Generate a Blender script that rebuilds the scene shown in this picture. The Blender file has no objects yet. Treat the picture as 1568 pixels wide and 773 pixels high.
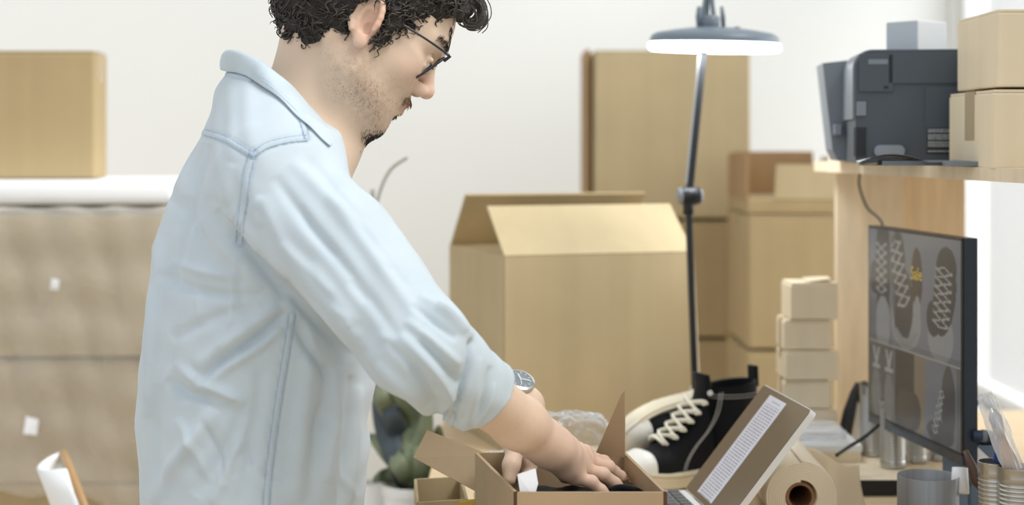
import bpy, bmesh, math, random
import numpy as np
from mathutils import Vector, Matrix
from mathutils.bvhtree import BVHTree

random.seed(7); RNG = np.random.default_rng(7)
PI = math.pi
SC = bpy.context.scene
COL = SC.collection

# ---------------------------------------------------------------- camera
CAMZ = 1.36; FPX = 2450.0; HZ = 218.0
cam_d = bpy.data.cameras.new('camera'); cam = bpy.data.objects.new('camera', cam_d); COL.objects.link(cam)
cam.location = (0, 0, CAMZ); cam.rotation_euler = (PI/2, 0, 0)
cam_d.sensor_width = 36; cam_d.lens = 36*FPX/1568; cam_d.shift_y = -(386.5-HZ)/1568
cam_d.clip_start = .05
cam_d.dof.use_dof = True; cam_d.dof.focus_distance = 2.02; cam_d.dof.aperture_fstop = 3.0
SC.camera = cam

# ---------------------------------------------------------------- daylight
w = bpy.data.worlds.new('sky'); SC.world = w; w.use_nodes = True
bg = w.node_tree.nodes['Background']; bg.inputs[0].default_value = (.93, .965, 1, 1); bg.inputs[1].default_value = .80
sd = bpy.data.lights.new('sun', 'SUN'); sd.energy = 2.7; sd.angle = math.radians(30); sd.color = (1, .99, .975)
sun = bpy.data.objects.new('sun', sd); COL.objects.link(sun)
sun.rotation_euler = Vector((.78, -.40, 1.05)).to_track_quat('Z', 'Y').to_euler()
ad = bpy.data.lights.new('window_light', 'AREA'); ad.energy = 24; ad.shape = 'RECTANGLE'; ad.size = 2.7; ad.size_y = 1.7
ad.color = (.93, .97, 1)
al = bpy.data.objects.new('window_light', ad); COL.objects.link(al); al.location = (1.75, 3.9, 1.6)
al.rotation_euler = Vector((1, 0, .05)).to_track_quat('Z', 'Y').to_euler()
SC.view_settings.view_transform = 'Standard'; SC.view_settings.look = 'None'
SC.view_settings.exposure = 0.14; SC.view_settings.gamma = 1; SC.view_settings.use_curve_mapping = False

# ---------------------------------------------------------------- helpers
def P(px, py, Y):
    return Vector(((px-784)/FPX*Y, Y, CAMZ-(py-HZ)/FPX*Y))
def lin(c):
    return tuple(((x/255)/12.92 if x/255 <= .04045 else ((x/255+.055)/1.055)**2.4) for x in c)
def tag(o, label=None, cat=None, group=None, kind=None):
    if label: o['label'] = label
    if cat: o['category'] = cat
    if group: o['group'] = group
    if kind: o['kind'] = kind
    return o
def thing(name, label, cat, loc=(0, 0, 0), rz=0, group=None):
    o = bpy.data.objects.new(name, None); COL.objects.link(o)
    o.location = loc; o.rotation_euler = (0, 0, rz); o.empty_display_size = .05
    return tag(o, label, cat, group)
def mesh(name, vs, fs, mat=None, parent=None, smooth=False, label=None):
    me = bpy.data.meshes.new(name); me.from_pydata([tuple(v) for v in vs], [], [tuple(f) for f in fs]); me.update()
    if smooth: me.polygons.foreach_set('use_smooth', [True]*len(me.polygons))
    o = bpy.data.objects.new(name, me); COL.objects.link(o)
    if mat: me.materials.append(mat)
    if parent: o.parent = parent
    if label: o['label'] = label
    return o
def npmesh(name, V, F, mat=None, parent=None, smooth=True):
    me = bpy.data.meshes.new(name)
    me.vertices.add(len(V)); me.vertices.foreach_set('co', np.asarray(V, dtype=np.float32).ravel())
    me.loops.add(F.size); me.loops.foreach_set('vertex_index', F.astype(np.int32).ravel())
    me.polygons.add(len(F)); me.polygons.foreach_set('loop_start', np.arange(len(F), dtype=np.int32)*F.shape[1])
    me.update(calc_edges=True); me.validate()
    if smooth: me.polygons.foreach_set('use_smooth', [True]*len(me.polygons))
    o = bpy.data.objects.new(name, me); COL.objects.link(o)
    if mat: me.materials.append(mat)
    if parent: o.parent = parent
    return o
class MB:
    """collects shapes for one mesh"""
    def __init__(s): s.v = []; s.f = []; s.uv = None
    def add(s, vs, fs):
        n = len(s.v); s.v += [Vector(v) for v in vs]; s.f += [tuple(n+i for i in f) for f in fs]; return s
    def box(s, c, d, M=None, bev=0):
        bm = bmesh.new(); bmesh.ops.create_cube(bm, size=1)
        bmesh.ops.scale(bm, vec=d, verts=bm.verts)
        if bev: bmesh.ops.bevel(bm, geom=bm.edges[:], offset=bev, segments=2, affect='EDGES', profile=.6)
        R = M if M else Matrix.Identity(3); c = Vector(c)
        bm.verts.index_update()
        s.add([R @ v.co + c for v in bm.verts], [[v.index for v in f.verts] for f in bm.faces]); bm.free(); return s
    def tube(s, pts, r, n=8, cap=True, flat=1.0):
        pts = [Vector(p) for p in pts]; m = len(pts)
        rs = r if isinstance(r, (list, tuple)) else [r]*m
        t0 = (pts[1]-pts[0]).normalized(); a = t0.orthogonal().normalized()
        if abs(t0.z) < .9: a = (Vector((0, 0, 1)) - t0*t0.z).normalized()
        vs = []
        for i, p in enumerate(pts):
            t = (pts[min(i+1, m-1)]-pts[max(i-1, 0)]).normalized()
            a = (a - t*a.dot(t)).normalized(); b = t.cross(a)
            for k in range(n):
                an = 2*PI*k/n; vs.append(p + a*math.cos(an)*rs[i]*flat + b*math.sin(an)*rs[i])
        fs = [(i*n+k, i*n+(k+1) % n, (i+1)*n+(k+1) % n, (i+1)*n+k) for i in range(m-1) for k in range(n)]
        if cap: fs += [tuple(reversed(range(n))), tuple((m-1)*n+k for k in range(n))]
        return s.add(vs, fs)
    def lathe(s, prof, n=40, M=None, c=(0, 0, 0)):
        c = Vector(c); R = M if M else Matrix.Identity(3); vs = []; m = len(prof)
        for (r, z) in prof:
            for k in range(n):
                a = 2*PI*k/n; vs.append(R @ Vector((r*math.cos(a), r*math.sin(a), z)) + c)
        fs = [(i*n+k, i*n+(k+1) % n, (i+1)*n+(k+1) % n, (i+1)*n+k) for i in range(m-1) for k in range(n)]
        if prof[0][0] > 1e-6: fs.append(tuple(reversed(range(n))))
        if prof[-1][0] > 1e-6: fs.append(tuple((m-1)*n+k for k in range(n)))
        return s.add(vs, fs)
    def lathe_open(s, prof, n=40, M=None, c=(0, 0, 0)):
        k = len(s.f); s.lathe(prof, n, M, c); s.f = [f for f in s.f if len(f) <= 4]; return s
    def slab(s, poly, th, nrm=None):
        """polygon in space thickened by th along its normal"""
        p = [Vector(q) for q in poly]; nn = Vector(nrm) if nrm is not None else (p[1]-p[0]).cross(p[2]-p[0]).normalized()
        n = len(p); h = nn.normalized()*th/2
        vs = [q+h for q in p] + [q-h for q in p]
        fs = [tuple(range(n)), tuple(reversed(range(n, 2*n)))] + [(i, n+i, n+(i+1) % n, (i+1) % n) for i in range(n)]
        return s.add(vs, fs)
    def build(s, name, mat, parent=None, smooth=False, label=None, auto=None, local=True):
        o = mesh(name, s.v, s.f, mat, parent, smooth or auto is not None, label)
        bm = bmesh.new(); bm.from_mesh(o.data); bmesh.ops.recalc_face_normals(bm, faces=bm.faces[:]); bm.to_mesh(o.data); bm.free()
        if auto is not None: o.data.set_sharp_from_angle(angle=math.radians(auto))
        if parent and not local: o.matrix_parent_inverse = parent.matrix_basis.inverted()
        return o
def Rz(a): return Matrix.Rotation(a, 3, 'Z')
def Ry(a): return Matrix.Rotation(a, 3, 'Y')
def Rx(a): return Matrix.Rotation(a, 3, 'X')
def align(z, x=None):
    z = Vector(z).normalized(); x = Vector(x) if x is not None else z.orthogonal()
    x = (x - z*x.dot(z)).normalized(); y = z.cross(x)
    return Matrix((x, y, z)).transposed()
def spline(pts, n=8):
    pts = [Vector(p) for p in pts]; out = []
    for i in range(len(pts)-1):
        p0 = pts[max(i-1, 0)]; p1 = pts[i]; p2 = pts[i+1]; p3 = pts[min(i+2, len(pts)-1)]
        for k in range(n):
            t = k/n
            out.append(.5*((2*p1)+(p2-p0)*t+(2*p0-5*p1+4*p2-p3)*t*t+(3*p1-p0-3*p2+p3)*t**3))
    out.append(pts[-1]); return out
def text(name, s, size, mat, M, loc, parent=None, sx=1.0, extr=.0002):
    cu = bpy.data.curves.new(name, 'FONT'); cu.body = s; cu.size = size; cu.extrude = extr; cu.align_x = 'CENTER'; cu.align_y = 'CENTER'; cu.resolution_u = 3
    tmp = bpy.data.objects.new(name+'_c', cu); COL.objects.link(tmp)
    bpy.context.view_layer.update()
    me = bpy.data.meshes.new_from_object(tmp.evaluated_get(bpy.context.evaluated_depsgraph_get()))
    bpy.data.objects.remove(tmp); bpy.data.curves.remove(cu)
    for v in me.vertices: v.co = M @ Vector((v.co.x*sx, v.co.y, v.co.z)) + Vector(loc)
    me.materials.clear(); me.materials.append(mat); me.name = name
    o = bpy.data.objects.new(name, me); COL.objects.link(o)
    if parent: o.parent = parent
    return o

# ---------------------------------------------------------------- materials
def mat(name, col, rough=.6, metal=0, spec=.5, bump=None, bscale=200, bdist=.001, var=0, vscale=6, aniso=None, alpha=None, emit=None, attr=None, sss=0, coat=0, trans=0, sheen=0):
    m = bpy.data.materials.new(name); m.use_nodes = True; nt = m.node_tree; N = nt.nodes; L = nt.links
    b = N['Principled BSDF']; c = lin(col)+(1,)
    b.inputs['Base Color'].default_value = c; b.inputs['Roughness'].default_value = rough
    b.inputs['Metallic'].default_value = metal; b.inputs['Specular IOR Level'].default_value = spec
    b.inputs['Coat Weight'].default_value = coat; b.inputs['Transmission Weight'].default_value = trans
    if sheen: b.inputs['Sheen Weight'].default_value = sheen
    if sss:
        b.inputs['Subsurface Weight'].default_value = sss; b.inputs['Subsurface Radius'].default_value = (.012, .005, .003); b.inputs['Subsurface Scale'].default_value = .5
    tc = N.new('ShaderNodeTexCoord'); mp = N.new('ShaderNodeMapping'); L.new(tc.outputs['Object'], mp.inputs[0])
    if aniso: mp.inputs['Scale'].default_value = aniso
    src = None
    if attr:
        a = N.new('ShaderNodeAttribute'); a.attribute_name = attr; src = a.outputs['Color']
    if var:
        n = N.new('ShaderNodeTexNoise'); n.inputs['Scale'].default_value = vscale; n.inputs['Detail'].default_value = 5
        L.new(mp.outputs[0], n.inputs['Vector'])
        r = N.new('ShaderNodeMapRange'); r.inputs[1].default_value = .3; r.inputs[2].default_value = .7
        r.inputs[3].default_value = 1-var; r.inputs[4].default_value = 1+var*.6; L.new(n.outputs[0], r.inputs[0])
        x = N.new('ShaderNodeMix'); x.data_type = 'RGBA'; x.blend_type = 'MULTIPLY'; x.inputs[0].default_value = 1
        if src: L.new(src, x.inputs[6])
        else: x.inputs[6].default_value = c
        L.new(r.outputs[0], x.inputs[7]); src = x.outputs[2]
    if src: L.new(src, b.inputs['Base Color'])
    if bump:
        n = N.new('ShaderNodeTexNoise'); n.inputs['Scale'].default_value = bscale; n.inputs['Detail'].default_value = 3
        L.new(mp.outputs[0], n.inputs['Vector'])
        u = N.new('ShaderNodeBump'); u.inputs['Strength'].default_value = bump; u.inputs['Distance'].default_value = bdist
        L.new(n.outputs[0], u.inputs['Height']); L.new(u.outputs[0], b.inputs['Normal'])
    if emit: b.inputs['Emission Color'].default_value = lin(emit[0])+(1,); b.inputs['Emission Strength'].default_value = emit[1]
    if alpha is not None: b.inputs['Alpha'].default_value = alpha
    return m
def board_mat(name, col, stripes=True, k=.06):
    """cardboard: fibre mottling with the faint vertical lines of the fluting"""
    m = mat(name, col, rough=.75, spec=.25, bump=.25, bscale=300, bdist=.0006, var=k, vscale=5)
    nt = m.node_tree; N = nt.nodes; L = nt.links; b = N['Principled BSDF']
    wv = N.new('ShaderNodeTexNoise'); wv.inputs['Scale'].default_value = 1; wv.inputs['Detail'].default_value = 3
    tc = N.new('ShaderNodeTexCoord'); mp = N.new('ShaderNodeMapping'); mp.inputs['Scale'].default_value = (26, 26, .6)
    L.new(tc.outputs['Object'], mp.inputs[0]); L.new(mp.outputs[0], wv.inputs[0])
    r = N.new('ShaderNodeMapRange'); r.inputs[1].default_value = .3; r.inputs[2].default_value = .7; r.inputs[3].default_value = .965; r.inputs[4].default_value = 1.03
    L.new(wv.outputs[0], r.inputs[0])
    x = N.new('ShaderNodeMix'); x.data_type = 'RGBA'; x.blend_type = 'MULTIPLY'; x.inputs[0].default_value = 1
    s = b.inputs['Base Color'].links[0].from_socket; L.new(s, x.inputs[6]); L.new(r.outputs[0], x.inputs[7]); L.new(x.outputs[2], b.inputs['Base Color'])
    return m
def film_mat(name, col, a, rough=.15, bscale=60, vor=False, bs=.6):
    """thin clear plastic: part see-through, part glossy"""
    m = mat(name, col, rough=rough, spec=.8); nt = m.node_tree; N = nt.nodes; L = nt.links; b = N['Principled BSDF']
    tc = N.new('ShaderNodeTexCoord')
    n = N.new('ShaderNodeTexVoronoi' if vor else 'ShaderNodeTexNoise'); n.inputs['Scale'].default_value = bscale
    L.new(tc.outputs['Object'], n.inputs['Vector'])
    u = N.new('ShaderNodeBump'); u.inputs['Strength'].default_value = bs; u.inputs['Distance'].default_value = .004; L.new(n.outputs[0], u.inputs['Height'])
    L.new(u.outputs[0], b.inputs['Normal'])
    t = N.new('ShaderNodeBsdfTransparent'); mx = N.new('ShaderNodeMixShader')
    fr = N.new('ShaderNodeLayerWeight'); fr.inputs[0].default_value = .35; L.new(u.outputs[0], fr.inputs['Normal'])
    mr = N.new('ShaderNodeMapRange'); mr.inputs[3].default_value = a; mr.inputs[4].default_value = min(1, a+.5); L.new(fr.outputs['Facing'], mr.inputs[0])
    L.new(mr.outputs[0], mx.inputs[0]); L.new(t.outputs[0], mx.inputs[1]); L.new(b.outputs[0], mx.inputs[2])
    L.new(mx.outputs[0], N['Material Output'].inputs[0]); return m

M = {}
M['wall'] = mat('wall_paint', (236, 237, 234), .9, spec=.2, bump=.1, bscale=80, var=.015, vscale=1.5)
M['white'] = mat('white_paint', (240, 241, 240), .5)
M['floor'] = mat('floor_wood', (196, 178, 150), .5, var=.12, vscale=3, aniso=(1, 8, 1))
M['card'] = board_mat('cardboard', (187, 169, 133))
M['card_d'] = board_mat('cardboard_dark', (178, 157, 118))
M['card_m'] = board_mat('cardboard_mail', (182, 158, 126))
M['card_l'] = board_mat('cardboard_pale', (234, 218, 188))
M['card_in'] = board_mat('cardboard_inside', (170, 140, 104))
M['card_edge'] = mat('cardboard_cut_edge', (92, 62, 48), .9)
M['tape'] = mat('packing_tape', (216, 198, 164), .25, spec=.6, alpha=.55)
M['ply'] = mat('plywood', (232, 214, 184), .55, var=.12, vscale=7, aniso=(6, 6, 1), bump=.1, bscale=100)
M['ply_o'] = mat('plywood_orange', (234, 210, 172), .5, var=.1, vscale=6, aniso=(8, 8, 1))
M['desk'] = mat('desk_wood', (214, 190, 152), .5, var=.1, vscale=5, aniso=(1, 8, 1))
M['black'] = mat('black_plastic', (26, 27, 29), .35)
M['lampblack'] = mat('lamp_black', (20, 22, 26), .42, coat=.1)
M['lamphead'] = mat('lamp_head_grey', (112, 124, 134), .4)
M['led'] = mat('led_ring', (255, 255, 255), .4, emit=((235, 245, 255), 7))
M['steel'] = mat('steel', (190, 192, 192), .3, metal=1)
M['steel_soft'] = mat('brushed_steel', (150, 153, 157), .5, metal=.6, var=.12, vscale=6, aniso=(30, 30, .5))
M['printer'] = mat('printer_grey', (74, 82, 90), .5, bump=.08, bscale=500, spec=.4)
M['printer_l'] = mat('printer_light_grey', (120, 128, 136), .45)
M['printer_h'] = mat('printer_handle_grey', (138, 148, 158), .4)
M['pdark'] = mat('printer_label_black', (42, 46, 50), .5)
M['ptext'] = mat('printer_label_print', (205, 208, 208), .6)
M['paper'] = mat('paper', (243, 242, 238), .8)
M['paperw'] = mat('label_paper', (246, 247, 250), .7)
M['ink'] = mat('ink', (84, 86, 96), .8)
M['kraft'] = mat('kraft_paper', (246, 233, 208), .7, var=.03, vscale=4)
M['kraft_l'] = mat('kraft_paper_pale', (250, 241, 222), .7)
_m = M['kraft_l']; _n = _m.node_tree.nodes; _t = _n.new('ShaderNodeBsdfTranslucent'); _t.inputs[0].default_value = lin((250, 241, 222))+(1,)
_x = _n.new('ShaderNodeMixShader'); _x.inputs[0].default_value = .5
_m.node_tree.links.new(_n['Principled BSDF'].outputs[0], _x.inputs[1]); _m.node_tree.links.new(_t.outputs[0], _x.inputs[2]); _m.node_tree.links.new(_x.outputs[0], _n['Material Output'].inputs[0])
M['kraft_core'] = mat('roll_core', (150, 112, 76), .8)
M['canvas'] = mat('black_canvas', (19, 20, 23), .85, spec=.2, bump=.5, bscale=1400, bdist=.0004, sheen=.1)
M['rubber'] = mat('cream_rubber', (236, 226, 200), .55, spec=.4)
M['toecap'] = mat('white_rubber', (240, 238, 228), .4)
M['lace'] = mat('lace', (240, 234, 214), .8, bump=.6, bscale=900, bdist=.0006)
M['stitch'] = mat('white_stitch', (190, 188, 180), .8)
M['bezel'] = mat('monitor_dark', (60, 66, 74), .25, spec=.5)
M['mside'] = mat('monitor_side', (40, 52, 68), .35)
M['tabrim'] = mat('tablet_white_rim', (232, 232, 230), .35)
M['keys'] = mat('keyboard_grey', (84, 84, 84), .45)
M['yellow'] = mat('yellow_print', (205, 170, 70), .6)
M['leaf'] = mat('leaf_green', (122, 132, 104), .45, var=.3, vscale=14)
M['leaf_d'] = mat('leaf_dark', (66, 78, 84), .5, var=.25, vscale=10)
M['stem'] = mat('grey_stem', (158, 158, 146), .8)
M['soil'] = mat('soil', (60, 48, 38), .95, bump=1, bscale=60)
M['pot'] = mat('white_pot', (238, 238, 234), .4)
M['wood_d'] = mat('dark_wood', (150, 120, 96), .5, var=.15, vscale=6, aniso=(1, 1, 8))
M['wood_r'] = mat('chair_wood', (176, 138, 92), .45)
M['bubble'] = film_mat('bubble_film', (222, 230, 238), .10, .06, 85, True, 1.6)
M['wrapfilm'] = film_mat('wrap_film', (232, 226, 214), .16, .3, 110, True, .5)
M['clear'] = film_mat('clear_film', (240, 242, 246), .3, .1, 30, False, .8)
M['foam'] = mat('white_foam', (240, 241, 241), .8, bump=.3, bscale=40)
M['blue'] = mat('blue_grey_box', (104, 122, 146), .6)
M['navy'] = mat('navy_plastic', (44, 58, 86), .4)
M['brushwood'] = mat('brush_handle', (190, 152, 112), .5)
M['bristle'] = mat('brush_bristle', (112, 92, 80), .8)
M['jeans'] = mat('dark_jeans', (62, 70, 88), .85, bump=.4, bscale=900, bdist=.0005)
M['leather'] = mat('brown_leather', (84, 60, 46), .5)
# ================================================================ structure
def struct(o): o['kind'] = 'structure'; return o
BY = 5.2; RX = 1.42
struct(MB().box((-.6, 2.4, -.025), (6.4, 6.4, .05)).build('floor', M['floor']))
struct(MB().box((-.9, BY+.05, 1.4), (4.75, .1, 2.8)).build('wall_back', M['wall']))
wy0, wy1, wz0, wz1 = 2.4, 5.17, .56, 2.45
wr = MB(); 
wr.box((RX+.06, (BY+wy1)/2, 1.4), (.12, BY-wy1, 2.8))
wr.box((RX+.06, (wy0-.8)/2, 1.4), (.12, wy0+.8, 2.8))
wr.box((RX+.06, (wy0+wy1)/2, wz0/2), (.12, wy1-wy0, wz0))
wr.box((RX+.06, (wy0+wy1)/2, (2.8+wz1)/2), (.12, wy1-wy0, 2.8-wz1))
struct(wr.build('wall_right', M['wall']))
wn = struct(thing('window_1', None, None)); 
f = MB(); ym = (wy0+wy1)/2
for y in (wy0+.025, ym, wy1-.025): f.box((RX+.06, y, (wz0+wz1)/2), (.06, .05, wz1-wz0))
for z in (wz0+.025, wz1-.025): f.box((RX+.06, ym, z), (.058, wy1-wy0, .05))
f.build('window_frame', M['white'], wn)
MB().box((RX-.02, ym, wz0-.015), (.22, wy1-wy0+.06, .03), bev=.004).build('window_sill', M['white'], wn)
gl = film_mat('window_glass', (255, 255, 255), .04, .02, 2, False, 0)
for y0, y1 in ((wy0+.05, ym-.025), (ym+.025, wy1-.05)):
    MB().box((RX+.06, (y0+y1)/2, (wz0+wz1)/2), (.006, y1-y0, wz1-wz0-.1)).build('pane', gl, wn)
struct(MB().box((-.9, BY-.008, .05), (4.6, .016, .1), bev=.004).build('baseboard_back', M['white']))
struct(MB().box((RX-.008, 2.2, .05), (.016, 5.9, .1), bev=.004).build('baseboard_right', M['white']))

# ================================================================ cartons
def carton(label, c, d, rz=0, m='card', group=None, tape=True, gap=True, name='cardboard_box', cat='box'):
    """closed carton: c = centre of its base, d = (w, depth, h)"""
    w, dp, h = d; t = thing(name, label, cat, c, rz, group); mt = M[m]
    MB().box((0, 0, (h-.004)/2), (w, dp, h-.004), bev=min(.006, w*.03)).build('body', mt, t)
    for s in (-1, 1):
        MB().box((0, s*(dp/4+.0006), h-.002), (w-.004, dp/2-.003, .004), bev=.001).build('flap', mt, t)
    if tape:
        tw = min(.048, dp*.3)
        b = MB().box((0, 0, h+.0004), (w, tw, .0006))
        for s in (-1, 1): b.box((s*(w/2+.0004), 0, h-.035), (.0006, tw, .07))
        b.build('tape', M['tape'], t)
    return t
def carton_px(label, x0, x1, yt, yb, Y, depth=.3, rz=0, **k):
    """carton whose front face spans the given picture span at distance Y"""
    a = P(x0, yt, Y); b = P(x1, yb, Y); w = b.x-a.x; h = a.z-b.z
    R = Rz(rz); c = Vector(((a.x+b.x)/2, Y, b.z)) + R @ Vector((0, depth/2, 0))
    return carton(label, c, (w, depth, h), rz, **k)

# left stack, wrapped in bubble film
YL = 3.4
def zz(py, Y): return CAMZ-(py-HZ)/FPX*Y
cx = (P(-60, 0, YL).x+P(250, 0, YL).x)/2; wL = .44
z0 = 0; levels = [(740, 'card_d', 'cardboard box at floor level, lowest of the wrapped stack at left'),
                  (546, 'card_d', 'cardboard box, middle one of the wrapped stack behind the white chair')]
z1 = zz(741, YL)
carton(levels[0][2], (cx+.005, YL+.2, 0), (wL-.01, .4, z1), .02, 'card_d')
z2 = zz(546, YL)
carton(levels[1][2], (cx, YL+.2, z1+.001), (wL-.012, .4, z2-z1-.006), .03, 'card_d')
z3 = zz(326, YL)
carton('wide cardboard box under bubble wrap, topmost of the wrapped stack at left', (cx-.004, YL+.2, z2+.001), (wL, .42, z3-z2-.004), .02, 'card')
# bubble wrap sheet draped on the upper two boxes
def wrapsheet():
    nx, nz = 60, 70; vs = []; fs = []
    x0, x1 = cx-wL/2-.012, cx+wL/2+.012
    for j in range(nz+1):
        for i in range(nx+1):
            u = i/nx; v = j/nz
            # goes from the back of the top, over the front edge and down
            s = v*(.4+.62)
            if s < .4: y = YL+.40-s; z = z3+.012
            else: y = YL-.022; z = z3+.012-(s-.4)
            z_end = .1*math.sin(u*5)+.05*math.sin(u*13)
            if s >= .4: z += z_end*(s-.4)*.4
            y -= .005*math.sin(u*17+v*9)+.004*math.sin(u*31-v*23)+.003*math.sin(v*60)
            if s < .4: z += .004*math.sin(u*23+v*40)
            vs.append((x0+(x1-x0)*u, y-.0*u, z))
    for j in range(nz):
        for i in range(nx):
            a = j*(nx+1)+i; fs.append((a, a+1, a+nx+2, a+nx+1))
    return vs, fs
v, f = wrapsheet()
o = mesh('bubble_wrap', v, f, M['wrapfilm'], smooth=True)
sm = o.modifiers.new('s', 'SOLIDIFY'); sm.thickness = .003
tag(o, 'cloudy bubble wrap draped over the left stack of large boxes', 'bubble wrap')
for (px, py, sz, lb) in ((84, 435, .018, 'small white sticker on the wrapped topmost left box'), (48, 652, .028, 'white sticker low on the wrapped middle left box')):
    c = P(px, py, YL-.032); mb = MB()
    mb.slab([c+Vector((-sz*.6, 0, -sz*.6)), c+Vector((sz*.4, 0, -sz*.7)), c+Vector((sz*.6, -.004, .5*sz)), c+Vector((-sz*.4, 0, sz*.7))], .0008)
    tag(mb.build('sticker', M['paperw']), lb, 'sticker')
# white foam sheets on the stack and the carton upon them
fz = z3+.018
t = thing('foam_sheet', 'thick white foam padding lying on top of the wrapped left stack', 'padding', (cx+.0, YL+.2, fz), .02)
for k in range(1):
    MB().box((0, .0, .0255), (wL+.03, .42, .05), bev=.016).build('layer', M['foam'], t, smooth=True)
fzt = fz+.0515
a = P(-70, 80, YL+.1); b = P(141, 75, YL+.1)
hL = P(0, 78, YL+.1).z-fzt
t = carton('plain cardboard box with a torn right edge on the white foam, upper left', ((a.x+b.x)/2, YL+.17, fzt+.001), (b.x-a.x, .13, hL), .04, 'card_d')
# moulded chair at lower left
t = thing('chair', 'white moulded chair with wooden rim, in front of the left boxes', 'chair', (-.545, 2.79, 0), .35); t.scale = (.8, .72, .97)
def shell_pt(u, v):   # u across -1..1, v 0 front seat .. 1 back top
    if v < .5: x = .22-.44*(v/.5)+.02; z = .44-.03*math.sin(v*2*PI)+.05*u*u*(1-v)
    else: q = (v-.5)/.5; x = -.2-.09*q-.04*q*q; z = .44+.38*q+.02
    wd = .24*(1-.25*abs(v-.45))*(1 if v < .85 else math.sqrt(max(0, 1-((v-.85)/.17)**2)))
    x += .05*u*u*(v > .5)*(min(1, (v-.5)*4))
    return Vector((x, u*wd, z))
n = 24; vs = [shell_pt(-1+2*i/n, j/n) for j in range(n+1) for i in range(n+1)]
fs = [(j*(n+1)+i, j*(n+1)+i+1, (j+1)*(n+1)+i+1, (j+1)*(n+1)+i) for j in range(n) for i in range(n)]
o = mesh('seat_shell', vs, fs, M['white'], t, True); s_ = o.modifiers.new('s', 'SOLIDIFY'); s_.thickness = .012
rim = [shell_pt(-1, j/n)+Vector((0, 0, .004)) for j in range(8, n+1)]+[shell_pt(1, j/n)+Vector((0, 0, .004)) for j in range(n, 7, -1)]
MB().tube(rim, .009, 8).build('wooden_rim', M['wood_r'], t, True, label='brown wooden rim')
for sx in (-1, 1):
    for sy in (-1, 1):
        MB().tube([(sx*.12, sy*.13, .43), (sx*.2, sy*.21, 0)], [.016, .011], 10).build('leg', M['wood_r'], t, True)

# back row of tall cartons
def cpx(label, x0, x1, yt, yb, Y, depth=.35, rz=0, floor=False, m='card', **k):
    a = P(x0, yt, Y); b = P(x1, yb, Y); zb = 0 if floor else b.z
    c = Vector(((a.x+b.x)/2, Y+depth/2, zb))
    return carton(label, c, (b.x-a.x, depth, a.z-zb-.002), rz, m=m, **k)
YB = 4.3
cpx('tall upright cardboard box, topmost of the back stack behind the lamp', 909, 1147, 76, 334, YB, .4, .02, m='card')
cpx('cardboard box in the back stack, directly under the tall upright one', 1000, 1146, 339, 516, YB-.02, .4, .0, m='card_d')
cpx('cardboard box at floor level of the back stack behind the lamp pole', 1004, 1140, 520, 900, YB-.02, .4, 0, True, m='card_d')
cpx('cardboard box behind the big open box, left in the back stack', 905, 995, 339, 900, YB+.01, .38, 0, True, m='card_d')
# dark left edge of the tall box, added as a thin board of darker cardboard
o = MB().box(P(899, 205, YB+.12)+Vector((0, .1, .0)), (.014, .3, .46)).build('dark_side_board', M['card_in'])
tag(o, 'thin dark board added as the darker left side of the tall upright box', 'box')
o.location.z += 0
# second back stack with an open carton on top
Y2 = 3.85
cpx('cardboard box at floor level behind the black shoe and small box stack', 1143, 1288, 538, 900, Y2-.01, .36, .0, True, m='card_d')
cpx('large cardboard box of the back stack behind the five small boxes', 1146, 1290, 329, 534, Y2, .38, .0, m='card_d')
t = thing('open_cardboard_box', 'open cardboard box with raised flaps, top of the back stack beside the shelf', 'box', P(1218, 329, Y2+.03)+Vector((0, .19, .001)), .0)
wB = .225; dB = .34; hB = .002
MB().box((0, 0, .018), (wB, dB, .034), bev=.003).build('body', M['card_d'], t)
zt = .036; 
def flapq(parent, a, b, v, m='card', th=.004, name='flap', lab=None):
    a, b, v = Vector(a), Vector(b), Vector(v)
    sh = (b-a).normalized()*.006
    return MB().slab([a, b, b+v-sh, a+v+sh], th).build(name, M[m], parent, label=lab)
flapq(t, (-wB/2+.065, -dB/2, zt), (wB/2, -dB/2, zt), (0, .01, .085), 'card')
flapq(t, (-wB/2, dB/2, zt), (wB/2, dB/2, zt), (0, -.02, .115), 'card_in')
flapq(t, (-wB/2, -dB/2, zt), (-wB/2, dB/2, zt), (-.0, 0, .11), 'card_in')
flapq(t, (wB/2, -dB/2, zt), (wB/2, dB/2, zt), (.02, 0, .10), 'card')

# big open carton on the desk (measured corners)
t = thing('open_cardboard_box', 'large open cardboard box with two raised flaps, behind the hands and shoes', 'box', (0, 0, 0))
A = Vector((-.014, 2.9, 0)); S_ = Vector((-.11, .33, 0)); F_ = Vector((.354, .118, 0)); zt = 1.153; zb = .801
def at(p, z): return Vector((p.x, p.y, z))
c4 = [A, A+F_, A+F_+S_, A+S_]
body = MB(); cen = sum(c4, Vector())/4
for i in range(4):
    p, q = c4[i], c4[(i+1) % 4]; nrm = (q-p).cross(Vector((0, 0, 1))).normalized()
    body.slab([at(p, zb), at(q, zb), at(q, zt), at(p, zt)], .005, nrm)
body.slab([at(p, zb+.004) for p in c4], .006)
body.build('body', M['card'], t)
fl = MB().slab([at(c4[0], zt), at(c4[1], zt), at(c4[1]+S_*.3, zt+.086), at(c4[0]+S_*.3+F_*.0, zt+.086)], .005); fl.build('flap', M['card'], t)
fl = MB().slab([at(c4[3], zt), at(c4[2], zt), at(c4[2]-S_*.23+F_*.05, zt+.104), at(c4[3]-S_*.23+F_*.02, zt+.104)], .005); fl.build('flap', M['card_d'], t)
fl = MB().slab([at(c4[3], zt-.002), at(c4[0], zt-.002), at(c4[0]+F_*.25-S_*-.08, zt-.03), at(c4[3]+F_*.25-S_*.08, zt-.03)], .005); fl.build('flap', M['card_d'], t)
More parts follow.
